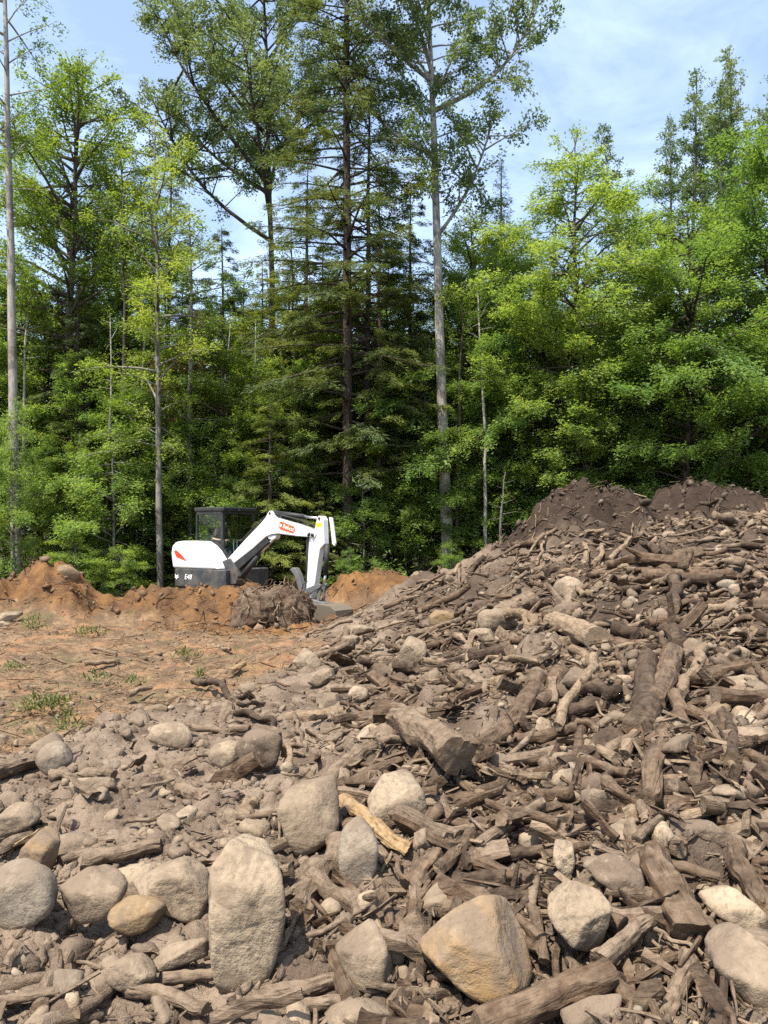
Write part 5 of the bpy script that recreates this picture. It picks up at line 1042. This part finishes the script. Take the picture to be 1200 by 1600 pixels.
# undercarriage
box('undercarriage', (-.55, -.5, .22), (.55, .5, .50), 'paint_dark', bevel=.03)
rod('slew_ring', [(0, 0, .48), (0, 0, .63)], .48, 'frame_dark', sides=24)
for sy in (-.78, .42):
    pr = [(-1.0, .10), (-.9, .02), (.9, .02), (1.0, .10), (1.08, .28), (1.0, .46), (.9, .52), (-.9, .52), (-1.0, .46), (-1.08, .28)]
    tk = prism('track', [(x, sy, z) for x, z in pr], Vector((0, .38, 0)), 'black', bevel=.02)
    for i in range(22):
        x = -.98 + i * .0933; box('track_lug', (x - .02, sy - .015, .52), (x + .02, sy + .395, .56), 'black', tk, 0); 
    for x in (-.82, .82): rod('track_wheel', [(x, sy - .02, .28), (x, sy + .1, .28)], .19, 'frame_dark', tk, 18)
box('blade', (1.05, -.85, .05), (1.15, .85, .42), 'paint_dark', bevel=.02)
# house: dark counterweight skirt and white hood
foot = [(1.15, -.72), (1.15, .70), (-.35, .79), (-.58, .62), (-.70, .25), (-.72, -.25), (-.68, -.62), (-.55, -.78), (-.35, -.82), (.95, -.82)]
skirt = prism('counterweight', [(x, y, .62) for x, y in foot], Vector((0, 0, .44)), 'paint_dark', bevel=.025)
pf = [(-.60, 1.065), (-.66, 1.42), (-.62, 1.60), (-.50, 1.69), (-.25, 1.72), (.28, 1.71), (.48, 1.62), (.66, 1.48), (.82, 1.30), (.97, 1.065)]
hood = prism('hood', [(x, -.81, z) for x, z in pf], Vector((0, .47, 0)), 'paint_white', bevel=.05, segs=3)
prism('hood_seal', [(x, -.335, z) for x, z in [(-.3, 1.66), (.3, 1.755), (.50, 1.665), (.69, 1.52), (.86, 1.33), (1.02, 1.065), (-.3, 1.065)]], Vector((0, .03, 0)), 'frame_dark')
prism('tail_hood', [(x, y, 1.068) for x, y in [(-.37, -.33), (-.37, .74), (-.56, .60), (-.68, .22), (-.68, -.30)]], Vector((0, 0, .60)), 'paint_white', bevel=.04)
prism('hood_flash', [(-.53, -.8135, 1.47), (-.46, -.8135, 1.50), (-.28, -.8135, 1.40), (-.08, -.8135, 1.24), (-.45, -.8135, 1.33)], Vector((0, -.004, 0)), 'red', hood)
def text(name, s, size, loc, rot, mat, parent, ext=.002, shear=0.0, bold=0.0):
    cu = bpy.data.curves.new(name, 'FONT'); cu.body = s; cu.size = size; cu.extrude = ext; cu.shear = shear; cu.offset = bold; cu.align_x = 'CENTER'; cu.align_y = 'CENTER'
    tmp = bpy.data.objects.new(name + '_source', cu); COL.objects.link(tmp); dg = bpy.context.evaluated_depsgraph_get(); me = bpy.data.meshes.new_from_object(tmp.evaluated_get(dg))
    bpy.data.objects.remove(tmp); me.materials.clear(); me.materials.append(M[mat]); o = link(name, me, parent); o.matrix_local = Matrix.Translation(loc) @ rot; return o
RX90 = Matrix.Rotation(math.radians(90), 4, 'X')
text('model_number', 'E48', .17, Vector((-.02, -.825, .86)), RX90, 'print_white', skirt, .002, .2, .0)
emb = [(-.06, .07), (-.03, .03), (.03, .03), (.06, .07), (.05, 0), (.07, -.02), (.02, -.03), (0, -.075), (-.02, -.03), (-.07, -.02), (-.05, 0)]
prism('emblem', [(-.42 + x, -.8245, .86 + z) for x, z in emb], Vector((0, -.004, 0)), 'print_white', skirt)
# cab
X0, X1, Y0, Y1, ZT = -.35, .60, -.30, .79, 2.44
box('cab_floor', (X0, Y0, 1.066), (X1 + .25, Y1, 1.12), 'frame_dark')
for nm, a, b in [('cab_post', (X0, Y0), (X0 + .05, Y0 + .06)), ('cab_post', (X1 - .085, Y0), (X1, Y0 + .085)), ('cab_post', (X0, Y1 - .07), (X0 + .07, Y1)), ('cab_post', (X1 - .07, Y1 - .075), (X1, Y1)), ('cab_post', (.05, Y1 - .05), (.13, Y1))]:
    box(nm, (*a, 1.10), (*b, ZT), 'frame_dark', bevel=.012)
roof = prism('cab_roof', [(X0 - .05, Y0 - .02, ZT - .01), (X0 - .05, Y1 + .02, ZT - .01), (X1 + .05, Y1 + .02, ZT - .01), (X1 + .05, Y0 - .02, ZT - .01)], Vector((0, 0, .10)), 'frame_dark', bevel=.03, segs=3)
for a, b in [((X0, Y0 + .002, ZT - .09), (X1, Y0 + .05, ZT)), ((X0, Y1 - .05, ZT - .09), (X1, Y1 - .002, ZT)), ((X1 - .05, Y0, ZT - .08), (X1 - .002, Y1, ZT)), ((X0 + .002, Y0, ZT - .09), (X0 + .05, Y1, ZT)), ((X0, Y0 + .003, 1.68), (X1, Y0 + .05, 1.74)), ((X0, Y1 - .05, 1.62), (X1, Y1 - .003, 1.68))]:
    box('cab_rail', a, b, 'frame_dark', bevel=.008)
def pane(a, b, c, d, n): return prism('window_pane', [a, b, c, d], n, 'glass')
pane((X0 + .05, Y0 + .02, 1.74), (X1 - .085, Y0 + .02, 1.74), (X1 - .085, Y0 + .02, ZT - .09), (X0 + .05, Y0 + .02, ZT - .09), Vector((0, .006, 0)))
pane((X0 + .05, Y0 + .02, 1.15), (X1 - .085, Y0 + .02, 1.15), (X1 - .085, Y0 + .02, 1.68), (X0 + .05, Y0 + .02, 1.68), Vector((0, .006, 0)))
pane((X0 + .02, Y0 + .06, 1.72), (X0 + .02, Y1 - .07, 1.72), (X0 + .02, Y1 - .07, ZT - .09), (X0 + .02, Y0 + .06, ZT - .09), Vector((.006, 0, 0)))
pane((X1 - .03, Y0 + .085, 1.45), (X1 - .03, Y1 - .075, 1.45), (X1 - .03, Y1 - .075, ZT - .08), (X1 - .03, Y0 + .085, ZT - .08), Vector((.006, 0, 0)))
prism('control_console', [(.02, Y0 + .09, 1.12), (.50, Y0 + .09, 1.12), (.50, Y0 + .09, 1.52), (.02, Y0 + .09, 1.60)], Vector((0, .16, 0)), 'seat', bevel=.02)
rod('joystick', [(.36, .02, 1.5), (.40, .02, 1.72)], .022, 'seat'); rod('joystick', [(.36, .52, 1.5), (.40, .52, 1.72)], .022, 'seat')
prism('seat', [(-.22, .02, 1.30), (.25, .02, 1.34), (.25, .02, 1.45), (-.14, .02, 1.43), (-.24, .02, 2.05), (-.32, .02, 2.05)], Vector((0, .48, 0)), 'seat', bevel=.03)
box('instrument_panel', (.50, .25, 1.12), (.58, .65, 1.48), 'seat'); rod('travel_lever', [(.46, .20, 1.12), (.44, .20, 1.75)], .014, 'chrome'); rod('travel_lever', [(.46, .32, 1.12), (.44, .32, 1.75)], .014, 'chrome')
rod('grab_rail', [(X1 + .01, Y0 + .02, 1.25), (X1 + .06, Y0 - .02, 1.3), (X1 + .06, Y0 - .02, 1.7), (X1 + .01, Y0 + .02, 1.75)], .012, 'frame_dark')
box('work_lamp', (X1 + .05, .15, ZT + .0), (X1 + .10, .30, ZT + .08), 'frame_dark')
# boom plane: foot at the front of the house, swung a little further towards the camera
PH = math.radians(-40); BF = MW @ Vector((1.02, -.42, 1.2)); BC, BS = math.cos(PH), math.sin(PH); BN = Vector((BS, -BC, 0))        # BN faces the camera
def bp(u, v):
    k = (u - 600) / FPX; s = (k * BF.y - BF.x) / (BC - k * BS); Y = BF.y + s * BS
    return Vector((BF.x + s * BC, Y, EYE - (v - HORIZON) / FPX * Y))
def lo(w): return MI @ w
def ln_(v): return MI.to_3x3() @ v
def plate(name, pix, w, mat, parent=exc, off=0.0, bevel=.012):
    return prism(name, [lo(bp(u, v) + BN * (w / 2 + off)) for u, v in pix], ln_(-BN * w), mat, parent, bevel)
def brod(name, a, b, rad, mat, off=0.0, parent=exc): return rod(name, [lo(bp(*a) + BN * off), lo(bp(*b) + BN * off)], rad, mat, parent, 12)
plate('swing_bracket', [(352, 878), (366, 872), (374, 884), (380, 900), (376, 912), (360, 914), (352, 905)], .30, 'paint_dark')
boom = plate('boom', [(358, 876), (388, 843), (414, 816), (421, 807), (424, 800), (428, 798), (431, 801), (435, 809), (470, 819), (496, 829), (499.5, 834), (497, 840), (470, 838), (440, 834), (430, 835), (420, 839), (400, 857), (368, 882)], .20, 'paint_white', bevel=.018)
plate('cylinder_lug', [(421, 838), (435, 835), (434, 841), (429, 844), (423, 842)], .14, 'paint_white', boom)
plate('boom_underside_shade', [(372, 880), (402, 857), (421, 841), (424, 848), (404, 866), (378, 889)], .17, 'frame_dark', boom)  # shaded underside of the boom, its shade put in as dark colour
brod('boom_cylinder', (374, 906), (404, 868), .068, 'frame_dark'); brod('boom_cylinder_rod', (402, 870), (428, 841), .035, 'chrome')
brod('arm_cylinder', (428, 801), (476, 807.5), .055, 'frame_dark'); brod('arm_cylinder_rod', (474, 807), (501, 810.5), .028, 'chrome')
for k, off in enumerate((-.05, .0, .05)):
    rod('hose', [lo(bp(u, v) + BN * off) for u, v in [(380, 846 - k), (408, 816 - k), (424, 806 - 2 * k), (440, 806 - k), (470, 814 - k), (492, 822 - k), (500, 830)]], .013, 'black')
arm = plate('arm', [(498.5, 812), (501, 806), (506, 807), (509, 812), (510.5, 850), (508, 853), (503.5, 858), (500, 880), (496, 910), (493, 922), (489, 936), (482, 936), (482, 922), (483.5, 904), (485.5, 862), (487, 840), (494, 834)], .15, 'paint_white', bevel=.015)
plate('arm_ear', [(508, 808), (513, 809), (516, 830), (518.5, 849), (516.5, 854), (513, 850), (511, 830)], .045, 'paint_white', arm, -.13)
plate('arm_back', [(482, 840), (486, 839), (484, 880), (482, 920), (480, 918), (481, 880)], .13, 'frame_dark', arm)
plate('warning_label', [(497.3, 817.5), (507, 816.3), (507, 823), (497.6, 824)], .004, 'yellow', arm, .078, 0)
brod('pivot_pin', (488, 835), (489.2, 836), .05, 'frame_dark', .1); 
rod('pivot_pin', [lo(bp(494, 836) + BN * .125), lo(bp(494, 836) - BN * .125)], .04, 'frame_dark', sides=12); rod('pivot_pin', [lo(bp(427, 802) + BN * .115), lo(bp(427, 802) - BN * .115)], .028, 'frame_dark', sides=12)
rod('pivot_pin', [lo(bp(503, 810) + BN * .09), lo(bp(503, 810) - BN * .09)], .028, 'frame_dark', sides=12); rod('pivot_pin', [lo(bp(484.5, 923) + BN * .1), lo(bp(484.5, 923) - BN * .1)], .035, 'frame_dark', sides=12)
brod('bucket_cylinder', (511.5, 851), (509, 898), .052, 'frame_dark'); brod('bucket_cylinder_rod', (509.2, 896), (505, 916), .026, 'chrome')
for off in (-.1, .1):
    plate('bucket_link', [(482, 925), (484, 919), (503, 911), (507, 913), (506, 918), (488, 928)], .025, 'thumb_steel', exc, off); plate('bucket_link', [(503, 913), (507, 914), (503, 940), (498, 942)], .025, 'thumb_steel', exc, off * .7)
plate('coupler', [(477, 938), (484, 934), (500, 938), (512, 942), (511, 947), (478, 946)], .22, 'thumb_steel', bevel=.02)
thumb = plate('thumb', [(456, 890), (459.5, 886.5), (464.5, 887.5), (469, 897), (482, 936), (480, 941), (475, 940), (471, 925), (464, 900), (459, 893)], .14, 'thumb_steel', bevel=.012)
# bucket: curved back shell, two side plates, lip with teeth
prof = [(479, 946), (492, 942.5), (512, 943), (530, 946), (538, 953), (538.5, 962), (532, 969), (522, 972)]
inner = [(521, 969), (530, 966), (535, 961), (535, 954.5), (529, 949), (512, 946), (492, 945.5), (481, 948.5)]
bucket = plate('bucket', prof + inner, .50, 'steel', bevel=.006)
for off in (-.255, .255): plate('bucket_side', [(479, 946), (492, 942.5), (512, 943), (530, 946), (538, 953), (538.5, 962), (532, 969), (522, 972), (500, 962), (486, 953)], .022, 'steel', bucket, off, .004)
for k in range(4):
    o_ = -.20 + k * .133; plate('tooth', [(524, 970), (520, 973.5), (512, 977.5), (519, 970)], .06, 'steel', bucket, o_, .006)
# badge with maker's name on the boom
ctr = bp(453.5, 824) + BN * .104; d_ = (bp(470, 830) - bp(437, 818.5)).normalized(); upv = BN.cross(d_) * -1.0
if upv.z < 0: upv = -upv
ring = [(-.245, .065), (-.20, .085), (.215, .070), (.26, .035), (.25, -.055), (.20, -.075), (-.19, -.085), (-.255, -.03)]
badge = prism('badge', [lo(ctr + d_ * x + upv * y) for x, y in ring], ln_(BN * .006), 'orange', boom)
B3 = Matrix((ln_(d_), ln_(upv), ln_(BN))).transposed().to_4x4()
text('maker_name', 'Bobcat', .125, lo(ctr + BN * .0075 + d_ * .06), B3, 'print_white', badge, .002, .12, .0)
prism('maker_emblem', [lo(ctr + BN * .006 + d_ * (x * .62 - .19) + upv * (y * .62)) for x, y in emb], ln_(BN * .004), 'print_white', badge)

# ------------------------------------------------------------------ operator seated in the cab
def skin_mesh(name, pts, edges, rads, mats, pick):
    me = bpy.data.meshes.new(name); me.from_pydata(pts, edges, []); o = bpy.data.objects.new(name, me); COL.objects.link(o)
    md = o.modifiers.new('skin', 'SKIN'); sv = me.skin_vertices[0].data
    for i, r_ in enumerate(rads): sv[i].radius = (r_, r_) if not isinstance(r_, tuple) else r_
    sv[0].use_root = True; md.use_smooth_shade = True; sb = o.modifiers.new('sub', 'SUBSURF'); sb.levels = 2; sb.render_levels = 2
    dg = bpy.context.evaluated_depsgraph_get(); m2 = bpy.data.meshes.new_from_object(o.evaluated_get(dg)); bpy.data.objects.remove(o)
    m2.materials.clear(); [m2.materials.append(M[m]) for m in mats]
    for p in m2.polygons: p.material_index = pick(p.center); p.use_smooth = True
    return m2
pp = [(-.02, .26, 1.52), (-.05, .26, 1.70), (-.04, .26, 1.92), (-.02, .26, 2.03), (.02, .26, 2.12), (.03, .26, 2.22),            # pelvis, waist, chest, neck, head low, head top
      (-.03, .07, 1.97), (-.07, -.04, 1.76), (.16, -.03, 1.72), (.34, .02, 1.72), (.42, .03, 1.73),                               # right shoulder, elbow, forearm, wrist, hand
      (-.03, .45, 1.97), (-.05, .54, 1.76), (.18, .53, 1.70), (.34, .52, 1.72), (.42, .52, 1.73),
      (.02, .17, 1.50), (.36, .14, 1.54), (.42, .14, 1.22), (.52, .14, 1.17), (.02, .35, 1.50), (.36, .38, 1.54), (.42, .38, 1.22), (.52, .38, 1.17)]
ee = [(0, 1), (1, 2), (2, 3), (3, 4), (4, 5), (2, 6), (6, 7), (7, 8), (8, 9), (9, 10), (2, 11), (11, 12), (12, 13), (13, 14), (14, 15), (0, 16), (16, 17), (17, 18), (18, 19), (0, 20), (20, 21), (21, 22), (22, 23)]
rr = [.14, .13, .15, .055, .082, .078, .075, .052, .045, .034, .038, .075, .052, .045, .034, .038, .09, .075, .055, .045, .09, .075, .055, .045]
def pick(c):
    if c.z > 2.03 and abs(c.y - .26) < .12: return 1
    if c.x > -.01 and c.z > 1.64 and (c.y < .09 or c.y > .44): return 1
    if c.z < 1.56: return 2
    return 0
me = skin_mesh('person', pp, ee, rr, ['shirt', 'skin', 'jeans'], pick)
person = link('person', me, None, EX, (0, 0, TH)); tag(person, 'operator in a dark shirt seated in the excavator cab, elbow bent', 'person')
D_, F_ = ico(3); hv = D_ * np.array([.098, .092, .075]) + np.array([.015, .26, 2.235]); hv[:, 2] = np.where((hv[:, 0] > .06) & (hv[:, 2] < 2.24), 2.24, hv[:, 2])
link('hair', fast_mesh('hair', hv, F_, [M['hair']], True), person)
for sy in (-1, 1):
    link('ear', fast_mesh('ear', ico(2)[0] * np.array([.025, .012, .035]) + np.array([.01, .26 + sy * .088, 2.16]), ico(2)[1], [M['skin']], True), person)
    yh = .03 if sy < 0 else .52
    for f_ in range(4): v_, q_ = tube_arrays([(.42, yh + (f_ - 1.5) * .018, 1.74), (.455, yh + (f_ - 1.5) * .018, 1.735), (.46, yh + (f_ - 1.5) * .017, 1.70)], [.010, .010, .008], 6); link('finger', mesh_mixed('finger', v_, q_, [M['skin']], True), person)
    v_, q_ = tube_arrays([(.40, yh + .03, 1.73), (.43, yh + .045, 1.715), (.45, yh + .035, 1.70)], [.012, .011, .009], 6); link('thumb', mesh_mixed('thumb', v_, q_, [M['skin']], True), person)
link('nose', fast_mesh('nose', ico(2)[0] * np.array([.028, .016, .028]) + np.array([.108, .26, 2.15]), ico(2)[1], [M['skin']], True), person)

# ------------------------------------------------------------------ uprooted stump in the dug bank
sp = at(428, 955, 15.0); D_, F_ = ico(5)
R_ = radial(D_, np.array([[1, 0, 0], [-1, 0, 0], [0, 1, 0], [0, -1, 0], [0, 0, 1], [0, 0, -1], [.5, -.6, .6], [-.6, -.5, .6]]), np.array([.72, .85, .6, .55, .42, .6, .66, .62]), 5)
V = rough_up(D_ * R_[:, None], D_, .75, 71, .13); V += D_ * (fbm3(V * 4.5, 4, 5, .6) * .13 + np.abs(fbm3(V * 13, 3, 9, .6)) * .09)[:, None]
stump = tag(link('stump', None, None, sp), 'uprooted brown stump with torn roots in front of the excavator', 'stump'); M['clod_root'] = mat_stone('clod_root', (0.17, 0.098, 0.056), (0.070, 0.042, 0.027), .1, 1.4)
link('root_ball', fast_mesh('root_ball', V, F_, [M['clod_root']], True), stump)
r = np.random.default_rng(17)
for i in range(90):
    az, el = r.uniform(-3.1, .2), r.uniform(-.5, 1.3); d = np.array([math.cos(az) * math.cos(el), math.sin(az) * math.cos(el), math.sin(el)]); p0 = np.array(V[np.argmax(D_ @ d)]) * .96; Lr = r.uniform(.10, .5); d = d + r.normal(size=3) * .9; d /= np.linalg.norm(d)
    q = np.linspace(0, 1, 6)[:, None]; pts = p0 + d * q * Lr + np.cumsum(r.normal(size=(6, 3)) * .05, 0) * q; pts[:, 2] -= (.3 * Lr * q[:, 0] ** 2)
    v, f = tube_arrays(pts, np.linspace(r.uniform(.008, .024), .004, 6), 6); link('root', mesh_mixed('root', v, f, [M['wood' if i % 3 else 'wood_pale']], True), stump)
